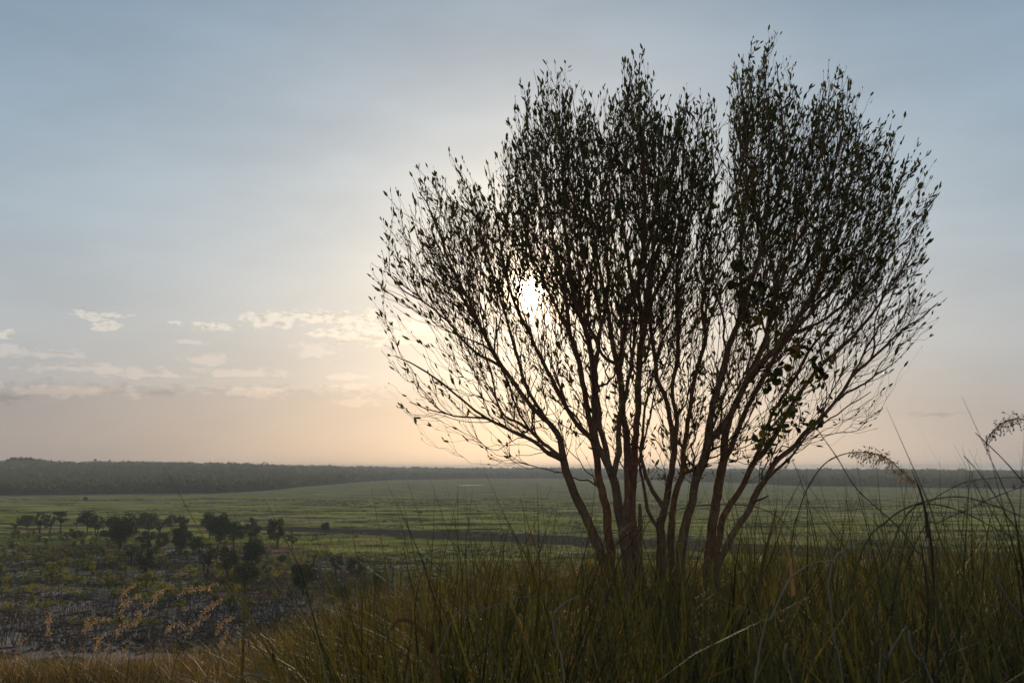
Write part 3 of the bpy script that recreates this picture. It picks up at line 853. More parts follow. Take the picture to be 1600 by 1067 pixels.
for key, val in ST.items():
    if val[0] is None:
        pts = pxdepth_path(val[3], val[1], val[2])
        first = pts[0]
        gz = float(height(first[0], first[1])) - 0.06
        pts = [(first[0] + 0.01, first[1], gz, first[3] * 1.12)] + pts
        par = -1; root = key
    else:
        pn = stem_nodes[val[0]]
        px, py, w = val[3][0]
        ni = nearest_screen(pn, px, py)
        d0 = NP[ni][1]
        pts = pxdepth_path(val[3], d0, d0 + val[2], 1.0)
        pts[0] = (*NP[ni], min(pts[0][3], NR[ni] * 0.95))
        par = ni; root = paths[path_of[val[0]]]['root']
    P = spline(pts, 0.075)
    k = np.arange(len(P))
    jit = rng.normal(0, 1, (len(P), 3)); jit = (jit + np.roll(jit, 1, 0) + np.roll(jit, 2, 0)) / 3
    P[1:, :3] += jit[1:] * np.minimum(0.009, P[1:, 3:4] * 0.30)
    lf = np.cumsum(rng.normal(0, 0.0045, (len(P), 3)), axis=0); lf -= np.linspace(0, 1, len(P))[:, None] * lf[-1]; lf -= lf[0]
    P[1:, :3] += lf[1:]
    T = np.gradient(P[:, :3], axis=0); T /= np.linalg.norm(T, axis=1, keepdims=True)
    nodes = []
    pid = len(paths)
    for i in range(len(P)):
        if par >= 0 and i == 0: continue
        NP.append(P[i, :3]); NT_.append(T[i]); NPAR.append(nodes[-1] if nodes else par); NR.append(max(P[i, 3], 0.0035)); NPATH.append(pid); NW.append(0)
        nodes.append(len(NP) - 1)
    stem_nodes[key] = nodes; path_of[key] = pid
    paths.append(dict(nodes=nodes, base=par, kind='traced', root=root, r0=P[1, 3]))
NTRACED = len(NP)

OUT = [(655,695),(628,640),(612,570),(600,500),(582,425),(598,365),(622,305),(662,282),(705,255),(735,266),(762,282),(786,262),(790,215),(806,180),(822,150),(852,118),(882,112),(902,140),(935,178),(950,150),(975,112),(1003,94),(1020,135),(1040,175),(1066,140),(1080,170),(1102,150),(1118,180),(1128,240),(1136,300),(1142,215),(1146,100),(1190,64),(1214,68),(1238,120),(1262,160),(1290,115),(1320,120),(1345,165),(1390,180),(1428,225),(1446,270),(1462,312),(1440,350),(1448,385),(1428,430),(1450,455),(1472,474),(1430,520),(1395,560),(1385,600),(1368,645),(1340,660),(1300,650),(1262,690),(1235,715),(1180,735),(1100,745),(1010,720),(900,650),(850,640),(800,690),(768,712),(745,690),(715,690),(685,700)]


def inside(px, py):
    c = False; j = len(OUT) - 1
    for i in range(len(OUT)):
        xi, yi = OUT[i]; xj, yj = OUT[j]
        if (yi > py) != (yj > py) and px < (xj - xi) * (py - yi) / (yj - yi) + xi: c = not c
        j = i
    return c


GAPS = [(1133, 290, 13, 110, .62), (655, 522, 60, 15, .75), (782, 330, 12, 60, .6), (1062, 240, 9, 60, .6), (945, 190, 8, 50, .6), (1262, 200, 9, 50, .5),
        (1385, 470, 30, 16, .6), (1300, 640, 40, 14, .5), (1000, 640, 30, 40, .3), (930, 560, 16, 40, .4), (1330, 300, 10, 60, .4), (720, 610, 40, 16, .4)]


def dens(px, py):
    d = 1.0
    if 150 < py < 460 and (800 < px < 1060 or 1150 < px < 1400): d *= 1.5
    if py > 430: d *= 1 - 0.45 * min(1, (py - 430) / 130)
    if py > 450: d *= 1 - 0.42 * min(1, (py - 450) / 60)
    if py > 600: d *= 0.85
    if py > 580 and 860 < px < 1290: d *= 1.35
    if px < 790: d *= 0.62 + 0.30 * max(0, min(1, (px - 640) / 150))
    if px > 1270: d *= 0.74
    if px > 1380: d *= 0.75
    if not inside(1040 + (px - 1040) * 1.13, 430 + (py - 430) * 1.13): d *= 0.50
    elif not inside(1040 + (px - 1040) * 1.24, 430 + (py - 430) * 1.24): d *= 0.8
    if 230 < py < 330 and 1120 < px < 1145: d *= 0.2
    if py > 500 and px > 1280: d *= 0.9
    # clear view round the sun
    s = math.hypot((px - 832), (py - 455))
    if s < 20: d *= 0.15
    elif s < 45: d *= 0.5
    n = float(vnoise(np.array(px), np.array(py), 38, 41)) * 0.6 + float(vnoise(np.array(px), np.array(py), 17, 42)) * 0.4
    for gx, gy, sx, sy, a in GAPS: d *= 1 - a * math.exp(-((px - gx) / sx) ** 2 - ((py - gy) / sy) ** 2)
    return d * (0.10 + 1.75 * n)


tips = []
while len(tips) < 12600:
    px = random.uniform(575, 1480); py = random.uniform(60, 750)
    if not inside(px + random.gauss(0, 5), py + 44 * (float(vnoise(np.array(px), np.array(0.0), 15, 77)) - 0.5) - abs(random.gauss(0, 9)) - 12) or random.random() > dens(px, py): continue
    cx, cy = 1040, 400
    e = min(1.0, math.hypot((px - cx) / 450, (py - cy) / 360))
    amp = 1.9 * math.sqrt(1 - 0.85 * e * e)
    if py > 560: amp *= 0.75
    tips.append((at(px, py, 10.25 + random.uniform(-1, 1) * amp), px, py))
shoots = []
while len(shoots) < 420:
    k = random.randrange(len(OUT)); a, b = OUT[k], OUT[(k + 1) % len(OUT)]
    t = random.random(); px = a[0] * (1 - t) + b[0] * t; py = a[1] * (1 - t) + b[1] * t
    if py > 640: continue
    ox = (px - 1030) / 900; oy = -1.0 if py < 450 else -0.5
    m = random.choice((random.uniform(-30, 5), random.uniform(-5, 24)))
    L_ = math.hypot(ox, oy)
    shoots.append((at(px + ox / L_ * m, py + oy / L_ * m, 10.25 + random.uniform(-.9, .9)), px, py))
tips += shoots
FOC = np.array([1.15, 10.15, -1.15])


def fieldv(p, px):
    d = p - FOC; d = d / np.linalg.norm(d)
    d = d + np.array([0, 0, 0.38]); return d / np.linalg.norm(d)


def rebuild():
    kd = kdtree.KDTree(len(NP))
    for i, p in enumerate(NP): kd.insert(p, i)
    kd.balance(); return kd


kd = rebuild(); last = len(NP)
ntw = 0
for n, (P, px, py) in enumerate(tips):
    if len(NP) > last * 1.04 + 30: kd = rebuild(); last = len(NP)
    p = np.array(P); fv = fieldv(p, px)
    best = None
    low = py > 560 and 800 < px < 1300
    for att in range(4):
        if att == 3 or (low and random.random() < 0.6) or (px < 770 and py > 500 and random.random() < 0.4): q0, cc_, cmin, fmin, dmin = p, 200, 0.55, 0.30, 0.06
        else:
            back = random.uniform(0.22, 0.62) * (1 + 0.5 * att)
            q0, cc_, cmin, fmin, dmin = p - (fv + rng.normal(0, 0.16, 3)) * back, 24 + 30 * att, 0.80, 0.72, 0.14
        for co, idx, _ in kd.find_n(q0, cc_):
            if idx < NTRACED and NP[idx][2] < -0.25: continue
            d = p - NP[idx]; dist = float(np.linalg.norm(d))
            if dist < dmin: continue
            d /= dist
            ct = float(d @ NT_[idx]); cf = float(d @ fv)
            if ct < cmin or cf < fmin: continue
            cost = dist * (1 + 3.0 * (1 - ct) + 1.6 * (1 - cf)) + 0.02
            if best is None or cost < best[0]: best = (cost, idx, dist)
        if best: break
    if not best or best[2] > 2.2: continue
    _, idx, dist = best
    a = NP[idx]; t0 = NT_[idx]
    d = (p - a) / dist
    t0 = t0 * 0.5 + d * 0.6 + rng.normal(0, 0.07, 3); t0 /= np.linalg.norm(t0)
    t1 = fv * 0.45 + d * 0.7 + rng.normal(0, 0.10, 3); t1 /= np.linalg.norm(t1)
    m = max(2, int(dist / 0.085))
    tt = np.linspace(0, 1, m + 1)[1:, None]
    h00 = 2 * tt ** 3 - 3 * tt ** 2 + 1; h10 = tt ** 3 - 2 * tt ** 2 + tt; h01 = -2 * tt ** 3 + 3 * tt ** 2; h11 = tt ** 3 - tt ** 2
    Q = h00 * a + h10 * t0 * dist + h01 * p + h11 * t1 * dist
    if m > 1: Q[:-1] += rng.normal(0, min(0.015 if py > 500 else 0.009, dist * 0.03), (m - 1, 3))
    par = idx; nodes = []; pid = len(paths)
    prev = a
    for k in range(m):
        tv = Q[k] - prev; ln = np.linalg.norm(tv) + 1e-9
        NP.append(Q[k]); NT_.append(tv / ln); NPAR.append(par); NR.append(0.0); NPATH.append(pid); NW.append(0)
        par = len(NP) - 1; nodes.append(par); prev = Q[k]
    NW[par] = 1
    paths.append(dict(nodes=nodes, base=idx, kind='grown', root=paths[NPATH[idx]]['root'], px=px, py=py, len=dist))
w = list(NW)
for i in range(len(NP) - 1, -1, -1):
    if NPAR[i] >= 0: w[NPAR[i]] += w[i]
for i in range(NTRACED, len(NP)):
    NR[i] = 0.0031 * max(1, w[i]) ** 0.33 * float(np.interp(NP[i][2], [0.2, 1.6], [0.72, 1.0]))
    pr = NR[NPAR[i]]
    if NR[i] > pr * 0.9: NR[i] = pr * 0.9
print('tree nodes', len(NP), 'paths', len(paths))

tree = empty('multi_stemmed_tree', (1.15, 10.1, float(height(1.15, 10.1))), category='tree',
             label='tall many-stemmed tree with fine upswept branches, dark against the low sun')
tz = Vector(tree.location)


def local(pts): return np.asarray(pts) - np.array(tz)


stem_obj = {}
for key in [k for k, v in ST.items() if v[0] is None]:
    pt = paths[path_of[key]]
    mb = MB(); nd = pt['nodes']
    tube(mb, local([NP[i] for i in nd]), [NR[i] for i in nd], 11, 0.5, 0.045)
    nm = 'stem'
    stem_obj[key] = obj(nm, mb.mesh('stem', M_bark), tree)
    if key == 'F': stem_obj[key]['label'] = 'short broken-off snag between the stems'

# branches: every traced fork and the stoutest grown ones are parts of their stem; all finer wood is twigs
grown = sorted([p for p in paths if p['kind'] == 'grown'], key=lambda p: -w[p['nodes'][0]] * p['len'])
chosen = set(id(p) for p in grown[:230])
tw = {k: MB() for k in stem_obj}
for p in paths:
    nd = ([p['base']] if p['base'] >= 0 else []) + p['nodes']
    if p['kind'] == 'traced' and p['base'] < 0: continue
    pts = local([NP[i] for i in nd]); rr = [NR[i] for i in nd]; rr[0] = min(rr[0], rr[1] * 1.15)
    if p['kind'] == 'traced' or id(p) in chosen:
        mb = MB(); tube(mb, pts, rr, 8 if p['kind'] == 'traced' else 6, 0.5, 0.03)
        obj('branch', mb.mesh('branch', M_bark), stem_obj[p['root']])
    else:
        tube(tw[p['root']], pts, rr, 3, 0.5, 0, cap=False)
for k, mb in tw.items():
    if mb.n: obj('twigs', mb.mesh('twigs', M_bark), stem_obj[k], kind='stuff')


# leaves: narrow, pointing up along the twig ends
def leaf_shape(L, Wd):
    v = np.array([[0, 0, 0], [-.5 * Wd, 0.0, .38 * L], [0, -.12 * Wd, .45 * L], [.5 * Wd, 0.0, .38 * L], [-.36 * Wd, 0.02 * L, .74 * L], [0, 0, .78 * L], [.36 * Wd, 0.02 * L, .74 * L], [0, 0.05 * L, L]])
    f = [[0, 2, 1], [0, 3, 2], [1, 2, 5], [1, 5, 4], [2, 3, 6], [2, 6, 5], [4, 5, 7], [5, 6, 7]]
    return v, f


LV, LF = leaf_shape(1.0, 0.30)
LF = np.array(LF)


def frame(d):
    d = d / (np.linalg.norm(d) + 1e-9)
    s = np.cross(d, rng.normal(size=3)); s /= np.linalg.norm(s) + 1e-9
    return np.stack([s, np.cross(d, s), d], 1)       # columns


cand = []
for p in paths:
    if p['kind'] != 'grown': continue
    px, py = p['px'], p['py']
    top = max(0.0, min(1.0, (560 - py) / 260))
    if px < 760: k = 1.4 + 1.5 * top
    else: k = 1.4 + 2.3 * top
    if py > 470 and 860 < px < 1250: k = 2.6
    if random.random() < 0.10: k *= 0.3
    k = int(k + random.random())
    nd = p['nodes']
    for q in range(k):
        if q == 0: i = nd[-1]; t = 1.0
        else:
            back = random.random() ** 1.3 * min(len(nd), 4)
            i = nd[max(0, len(nd) - 1 - int(back))]
        base = NP[i] - NT_[i] * random.uniform(0, 0.05)
        spread = 0.20 if q == 0 else 0.38
        d = NT_[i] + rng.normal(0, spread, 3) + np.array([0, 0, 0.15])
        L = random.uniform(0.038, 0.088) * random.choice((0.6, 0.85, 1.0, 1.2))
        cand.append((L, base, d))
cand.sort(key=lambda c: -c[0] + (0.02 if c[1][1] < 9.6 else 0.0) * -1)
print('leaves', len(cand))
leaf_me = []
for s in range(4):
    v, f = leaf_shape(1.0, [0.28, 0.32, 0.36, 0.30][s])
    mb = MB(); mb.add(v, f, [0.1, 0.35, 0.6, 0.85][s]); leaf_me.append(mb.mesh('leaf', M_leaf))
for (L, b, d) in cand[:300]:
    o = obj('leaf', leaf_me[random.randrange(4)], tree)
    Fm = frame(d)
    M4 = Matrix([[*(Fm[r] * L * 1.1), (b - np.array(tz))[r]] for r in range(3)] + [[0, 0, 0, 1]])
    o.matrix_local = M4
rest = cand[300:]
n = len(rest)
Ls = np.array([c[0] for c in rest]); B = np.array([c[1] for c in rest]) - np.array(tz); D = np.array([c[2] for c in rest])
D /= np.linalg.norm(D, axis=1, keepdims=True)
Sx = np.cross(D, rng.normal(size=(n, 3))); Sx /= np.linalg.norm(Sx, axis=1, keepdims=True); Sy = np.cross(D, Sx)
wv = rng.uniform(0.75, 1.25, n)
V = B[:, None, :] + Ls[:, None, None] * (LV[None, :, 0:1] * wv[:, None, None] * Sx[:, None, :] + LV[None, :, 1:2] * Sy[:, None, :] + LV[None, :, 2:3] * D[:, None, :])
F = (np.arange(n)[:, None, None] * len(LV) + LF[None]).reshape(-1, 3)
obj('leaves', np_mesh('leaves', V.reshape(-1, 3), F, M_leaf, attrs={'rnd': np.repeat(rng.random(n), len(LV))}), tree, kind='stuff')

# broad-leaved creeper hanging in the right half of the tree
creeper = empty('creeper', tuple(at(1180, 560, 9.5)), category='creeper',
                label='broad-leaved creeper hanging in dark clumps in the right half of the tree')
cz = np.array(creeper.location)
strands = [
    [(1150,440),(1168,470),(1195,492),(1225,500)], [(1185,440),(1205,475),(1215,510)],
    [(1160,600),(1165,540),(1180,500),(1215,480),(1235,478)], [(1180,520),(1170,490),(1195,462),(1240,448)],
    [(1175,640),(1200,600),(1225,560),(1262,540),(1285,560),(1280,600)], [(1215,560),(1250,535),(1275,530),(1292,570)],
    [(1190,700),(1205,670),(1225,645),(1245,650)], [(1200,690),(1225,660),(1255,668)], [(1262,560),(1290,600),(1288,640),(1275,670)],
    [(1170,470),(1155,420),(1150,405)], [(1210,720),(1200,690),(1210,660),(1240,640)], [(1230,610),(1250,640),(1246,680)],
    [(1165,560),(1190,570),(1225,590),(1245,605)]]
bl = []
for s in range(3):
    k = 9; mb = MB()
    ang = np.linspace(0, 2 * np.pi, k, endpoint=False)
    rr_ = 0.5 * (1 + 0.12 * np.cos(ang * 1) ) * np.array([1, .98, .9, .95, 1.12, .95, .9, .98, 1][:k])
    v = [[0, 0.05, 0.5]] + [[math.sin(a) * q * 0.95, 0.07 * math.cos(2 * a), 0.5 - math.cos(a) * q] for a, q in zip(ang, rr_)]
    mb.add(v, [[0, 1 + i, 1 + (i + 1) % k] for i in range(k)], [0.2, 0.5, 0.8][s]); bl.append(mb.mesh('creeper_leaf', M_vine))
mbs = MB(); nl = 0
for st in strands:
    Y = random.uniform(9.1, 9.9)
    P = spline([(*at(x, y, Y + random.uniform(-.1, .1)), 0.004) for x, y in st], 0.05)
    mbs = MB(); tube(mbs, P[:, :3] - cz, np.full(len(P), 0.0045), 4); obj('vine_stem', mbs.mesh('vine_stem', M_bark), creeper)
    for i in range(1, len(P)):
        for _ in range(2):
            if nl >= 298: break
            if random.random() < 0.30: continue
            o = obj('leaf', bl[random.randrange(3)], creeper); nl += 1
            L = random.uniform(0.04, 0.10); Fm = frame(rng.normal(0, 1, 3) + np.array([0, 0, -0.7]))
            pos = P[i, :3] + rng.normal(0, 0.05, 3) - cz
            o.matrix_local = Matrix([[*(Fm[r] * L), pos[r]] for r in range(3)] + [[0, 0, 0, 1]])


# ------------------------------------------------------------------ foreground grass
def blades(n, xs, ys, hs, lean, width, bend, segs=5, kink=0.0):
    """n tapering blades as ribbons with a crease"""
    z = height(xs, ys) - 0.02
    a = rng.uniform(0, 2 * np.pi, n)
    lx = np.cos(a) * lean + rng.normal(0, 0.03, n); ly = np.sin(a) * lean
    t = np.linspace(0, 1, segs + 1)
    tt = t[None, :]
    bx = lx[:, None] * tt + bend[:, None] * np.cos(a)[:, None] * tt ** 2.6
    by = ly[:, None] * tt + bend[:, None] * np.sin(a)[:, None] * tt ** 2.6
    bz = tt - (0.32 * np.abs(bend))[:, None] * tt ** 3
    if np.any(kink):
        kk = np.where(tt > 0.6, (tt - 0.6), 0) * (rng.random(n) < kink)[:, None]
        bx = bx + kk * np.cos(a)[:, None] * 1.3; bz = bz - kk * 1.1
    wig = rng.normal(0, 0.012, (n, segs + 1)) * tt
    P = np.stack([xs[:, None] + hs[:, None] * (bx + wig), ys[:, None] + hs[:, None] * by, z[:, None] + hs[:, None] * bz], 2)
    fa = rng.uniform(0, np.pi, n)
    s = np.stack([np.cos(fa), np.sin(fa), np.zeros(n)], 1)
    wprof = width[:, None] * np.where(t < 0.15, 0.8 + 1.3 * t, 1 - ((t - .15) / .85) ** 1.6)[None, :] + 0.0003
    V = np.stack([P - s[:, None, :] * wprof[:, :, None], P + s[:, None, :] * wprof[:, :, None]], 2)    # n, segs+1, 2, 3
    m = (segs + 1) * 2
    i = np.arange(segs) * 2
    f = np.concatenate([np.stack([i, i + 1, i + 3], 1), np.stack([i, i + 3, i + 2], 1)])
    F = (np.arange(n)[:, None, None] * m + f[None]).reshape(-1, 3)
    rn = np.repeat(rng.random(n), m)
    return V.reshape(-1, 3), F, rn


def area(n, y0, y1, pxa, pxb, power=1.0):
    y = y0 + (y1 - y0) * rng.random(n) ** power
    px = rng.uniform(pxa, pxb, n)
    return (px - 800) / FPX * y, y


def near_zone(px, y):
    """0..1: how much tall green grass grows there (it thins out left of the middle, where the ground falls away)"""
    edge = np.interp(y, [1, 3, 6, 10, 14], [470, 430, 410, 450, 490])
    return smooth(px, edge - 60, edge + 130)


def grass(name, mat, label, parts):
    mb = MB()
    for v, f, r_ in parts: mb.add(v, f, r_)
    obj(name, mb.mesh(name, mat), kind='stuff', category='grass', label=label)


def clumped(x, y, s, thr, seed): return vnoise(x, y, s, seed) + 0.4 * vnoise(x, y, s * .35, seed + 1) > thr


# tall green blades
parts = []
for (n, y0, y1, hlo, hhi, w0, pw) in ((4600, 2.0, 5.5, 0.60, 1.38, 0.0048, 1.0), (11000, 5.0, 13.5, 0.30, 1.02, 0.0062, 1.0)):
    x, y = area(n, y0, y1, 380, 2000, pw)
    px = pxof(x, y)
    k = (rng.random(n) < near_zone(px, y)) & clumped(x, y, 0.6, 0.45, 51)
    x, y, px = x[k], y[k], px[k]; m = len(x)
    hs = hlo + (hhi - hlo) * rng.random(m) ** 1.9
    hs *= 0.62 + 0.38 * near_zone(px - 60, y)
    hs *= np.interp(px, [1300, 1450], [1.0, 1.12])
    hs *= np.where((px > 640) & (px < 1150) & (y > 6), 0.85, 1.0)
    tl = rng.random(m)
    parts.append(blades(m, x, y, hs, rng.uniform(0.02, 0.48, m) ** 1.2, w0 * rng.uniform(.6, 1.2, m), np.where(tl < .35, rng.uniform(.1, .6, m), rng.uniform(0, .12, m)), 6))
grass('grass', M_grass, 'tall green spear grass growing over the bluff top', parts)
# short dense understorey
parts = []
x, y = area(34000, 1.8, 14.5, 330, 1900)
k = rng.random(len(x)) < near_zone(pxof(x, y) + 30, y); x, y = x[k], y[k]; m = len(x)
parts.append(blades(m, x, y, rng.uniform(.18, .62, m) * (0.6 + 0.4 * near_zone(pxof(x, y) - 50, y)) * np.interp(y, [4, 9], [1.0, 0.78]) * np.interp(pxof(x, y), [1150, 1300], [1.0, 1.2]), rng.uniform(.1, 1.1, m), 0.0040 * rng.uniform(.6, 1.2, m), rng.uniform(0, .7, m), 4))
grass('grass', M_grass, 'short tangled green grass filling in under the tall blades', parts)
# dry blades mixed in
parts = []
x, y = area(27000, 1.8, 14.5, 330, 1900)
k = rng.random(len(x)) < near_zone(pxof(x, y), y); x, y = x[k], y[k]; m = len(x)
parts.append(blades(m, x, y, rng.uniform(.2, .8, m) * (0.6 + 0.4 * near_zone(pxof(x, y) - 60, y)) * np.interp(y, [4, 9], [1.0, 0.75]) * np.interp(pxof(x, y), [1150, 1300], [1.0, 1.2]), rng.uniform(.05, .9, m), 0.0032 * rng.uniform(.5, 1.2, m), rng.uniform(0, 1.0, m), 6, 0.35))
grass('dry_grass', M_dry, 'dry brown grass blades bent among the green ones', parts)
# tan grass on the falling ground at the left
parts = []
x, y = area(52000, 5.0, 14.5, -320, 640)
k = rng.random(len(x)) > 0.75 * near_zone(pxof(x, y), y); x, y = x[k], y[k]; m = len(x)
parts.append(blades(m, x, y, rng.uniform(.10, .42, m) * (0.45 + 1.1 * vnoise(x, y, 1.1, 61)), rng.uniform(.05, .6, m), 0.0034 * rng.uniform(.5, 1.2, m), rng.uniform(0, .8, m), 4, 0.2))
grass('tan_grass', M_tan, 'short golden tan grass on the falling edge at the lower left', parts)
x, y = area(15000, 5.0, 14.0, -320, 520); m = len(x)
k = clumped(x, y, 0.8, 0.75, 71); x, y = x[k], y[k]; m = len(x)
grass('grass', M_grass, 'green tufts among the golden grass at the lower left',
      [blades(m, x, y, rng.uniform(.15, .42, m), rng.uniform(.03, .4, m), 0.0032 * rng.uniform(.5, 1.2, m), rng.uniform(0, .4, m), 4)])


# ------------------------------------------------------------------ single stalks one can point at
def stalk(name, label, pts, Y, mat, wpx=1.6, seed=None, seed_mat=None, to_ground=True, grp=None, Y2=None, leafy=None, taper=0.5, blade=False, cat='grass stalk', dens_=1.0):
    n = len(pts)
    W3 = [at(x, y, Y + ((Y2 or Y) - Y) * i / max(1, n - 1)) for i, (x, y) in enumerate(pts)]
    r = wpx / 2 / FPX * Y
    if to_ground:
        f0 = W3[0]
        gz = float(height(f0.x, f0.y))
        if f0.z > gz + 0.02:
            d = (W3[0] - W3[1]); d.normalize()
            steps = (f0.z - gz)
            W3 = [Vector((f0.x + d.x * steps * .35, f0.y, gz - .02)), Vector((f0.x + d.x * steps * .25, f0.y, gz + steps * .5))] + W3
    root = W3[0]
    k = len(W3)
    q = [(*p, r * (1 - taper * i / (k - 1))) for i, p in enumerate(W3)]
    P = spline(q, 0.03 if Y > 3 else 0.015)
    if not blade:
        if cat == 'dry stalk':
            P[:, 3] *= 0.72; P[1:-1, :3] += rng.normal(0, r * 0.35, (len(P) - 2, 3))
        arc_ = np.concatenate([[0], np.cumsum(np.linalg.norm(np.diff(P[:, :3], axis=0), axis=1))])
        P[:, 3] *= 1 + 0.45 * np.exp(-((np.mod(arc_ + random.random() * .1, 0.11) - 0.05) / 0.008) ** 2) + rng.uniform(-.12, .12, len(P))
    props = dict(category=cat, label=label)
    if grp: props['group'] = grp
    t = empty(name, tuple(root), **props)
    rt = np.array(root)
    mb = MB()
    if blade:
        T = np.gradient(P[:, :3], axis=0); T /= np.linalg.norm(T, axis=1, keepdims=True)
        N = np.cross(T, [0.15, 1, 0.1]); N /= np.linalg.norm(N, axis=1, keepdims=True); Bn = np.cross(T, N)
        ww = P[:, 3:4]; c = P[:, :3] - rt
        V = np.stack([c - N * ww, c + Bn * ww * .35, c + N * ww], 1).reshape(-1, 3); m = len(P)
        i = np.arange(m - 1) * 3
        F = np.concatenate([np.stack([i, i + 1, i + 4], 1), np.stack([i, i + 4, i + 3], 1), np.stack([i + 1, i + 2, i + 5], 1), np.stack([i + 1, i + 5, i + 4], 1)])
        mb.add(V, F, random.random())
        obj('leaf_blade', mb.mesh('leaf_blade', mat), t)
    else:
        tube(mb, P[:, :3] - rt, np.maximum(P[:, 3], 0.0004), 6, random.random() * 0.6)
        obj('stem', mb.mesh('stalk_stem', mat), t)
    if seed:
        frac, size, spread = seed
        ms = MB(); m0 = int(len(P) * (1 - frac)); L = len(P) - m0
        Pd = P[m0:, :3]
        arc = np.linalg.norm(np.diff(Pd, axis=0), axis=1).sum()
        cntS = int(dens_ * arc / (size * 0.28))
        for s in range(cntS):
            u = random.random() * (L - 1); i = int(u); fr_ = u - i
            p = Pd[i] * (1 - fr_) + Pd[min(i + 1, L - 1)] * fr_
            env = math.sin(math.pi * min(1, 0.15 + 0.85 * u / (L - 1))) ** 0.5
            off = rng.normal(0, spread * env * 0.6, 3) * np.array([1, 1, 1.0]); off[2] -= abs(random.gauss(0, spread * .5))
            e = p + off - rt
            dd = off + np.array([0, 0, -spread * .5]); Fm = frame(dd)
            sz = size * random.uniform(.6, 1.2)
            oct_ = np.array([[0, 0, -.5], [.26, 0, 0], [0, .26, 0], [-.26, 0, 0], [0, -.26, 0], [0, 0, .6]]) * sz
            fc = [[0, 2, 1], [0, 3, 2], [0, 4, 3], [0, 1, 4], [5, 1, 2], [5, 2, 3], [5, 3, 4], [5, 4, 1]]
            ms.add(oct_ @ Fm.T + e, fc, random.random())
            tube(ms, [p - rt, e], [size * .05, size * .04], 3, 0.3, cap=False)
        obj('seed_head', ms.mesh('seed_head', seed_mat or M_seed, False), t)
    if leafy:
        nl_, lsz, lm = leafy
        for s in range(nl_):
            i = int(len(P) * random.uniform(0.35, 1.0)) - 1
            v, f = leaf_shape(lsz * random.uniform(.6, 1.2), lsz * .4)
            Fm = frame(rng.normal(0, 1, 3))
            ml = MB(); ml.add(v @ Fm.T, f, random.random())
            o = obj('leaf', ml.mesh('small_leaf', lm), t)
            o.location = P[i, :3] + rng.normal(0, lsz * .5, 3) - rt
    return t


# right side
stalk('grass_stalk', 'high arching green stalk whose drooping seed head hangs over the forest line at the right', [(1236,860),(1248,800),(1262,762),(1288,725),(1320,709),(1355,707),(1385,715),(1405,732),(1428,752)], 3.0, M_stalk, 2.4, seed=(0.13, 0.009, 0.020), dens_=3.0)
stalk('grass_stalk', 'long straight green stalk slanting down to the right from above the horizon', [(1452,905),(1430,858),(1400,820),(1340,765),(1308,715),(1275,668)], 2.6, M_stalk, 2.6)
stalk('seed_spike', 'dark brown upright seed spike standing above the grass at the right', [(1458,900),(1455,850),(1447,800)], 2.8, M_brown, 4, cat='seed spike', taper=0.1)
stalk('seed_spike', 'dark brown pointed blade topping the upright spike at the right', [(1450,840),(1446,800),(1436,762),(1424,733)], 2.79, M_brown, 6, cat='seed spike', taper=0.9, to_ground=False)
stalk('grass_stalk', 'arching stalk with a loose drooping seed head at the upper right edge', [(1660,900),(1650,800),(1630,690),(1600,656),(1570,659),(1550,675),(1540,692)], 2.7, M_stalk, 2.6, seed=(0.18, 0.008, 0.022), seed_mat=M_dry, dens_=2.0)
stalk('grass_stalk', 'thin straight stalk rising leftwards past the upper right seed head', [(1625,790),(1600,755),(1565,715),(1524,676)], 2.8, M_stalk, 2.6)
stalk('grass_stalk', 'thin green stalk slanting across the spiky grass near the right edge', [(1610,880),(1570,800),(1535,745),(1506,712)], 3.0, M_stalk, 2.2)
stalk('grass_stalk', 'low green arch crossing the right side with its crest near the spike', [(1340,880),(1388,812),(1440,785),(1500,776),(1560,792),(1615,815)], 2.9, M_stalk, 2.8)
stalk('grass_stalk', 'green stalk arching below the low arch at the right side', [(1380,900),(1420,800),(1460,788),(1510,802),(1560,828),(1615,855)], 3.1, M_stalk, 2.4)
stalk('grass_stalk', 'almost level stalk crossing high near the right edge under the seed head', [(1400,900),(1440,800),(1488,762),(1530,749),(1600,746),(1640,752)], 3.3, M_stalk, 1.8, leafy=(5, 0.016, M_rust))
stalk('leafy_twig', 'twig with small rust-red leaves slanting upward near the right edge', [(1430,850),(1470,815),(1510,797),(1550,778),(1610,755)], 2.9, M_brown, 2.0, leafy=(34, 0.020, M_rust), cat='twig')
stalk('dry_stalk', 'thick pale broken stem pointing out of the lower right grass', [(1625,1000),(1600,970),(1580,944),(1560,912),(1543,888)], 1.9, M_straw, 7, cat='dry stalk', taper=0.6)
stalk('dry_stalk', 'pale dry stem bent over like a hook in the right grass', [(1316,1064),(1302,990),(1296,930),(1296,905),(1303,874),(1322,856),(1346,844)], 2.0, M_straw, 4.5, cat='dry stalk', taper=0.5)
stalk('dry_stalk', 'pale low arch sweeping down to the left in the grass right of the trunks', [(1188,1010),(1205,965),(1228,915),(1250,890),(1275,878),(1305,877)], 2.0, M_straw, 4, cat='dry stalk')
stalk('dry_stalk', 'pale forked stem leaning right at the bottom edge', [(1372,1066),(1385,1030),(1402,1000),(1416,978)], 1.7, M_straw, 6, cat='dry stalk')
stalk('dry_stalk', 'pale curved stem leaning left at the bottom edge, beside the forked one', [(1458,1066),(1440,1038),(1426,1015),(1420,985)], 1.7, M_straw, 6, cat='dry stalk')
stalk('dry_stalk', 'thin pale stem curling at the bottom right of the middle', [(1238,1066),(1228,1040),(1224,1015),(1230,1004)], 1.7, M_straw, 4, cat='dry stalk')
stalk('grass_stalk', 'long thin reddish arch passing in front of the tree stems', [(1000,850),(1024,812),(1070,793),(1120,788),(1170,790),(1207,802),(1235,828),(1260,870)], 3.0, M_dry, 2.2)
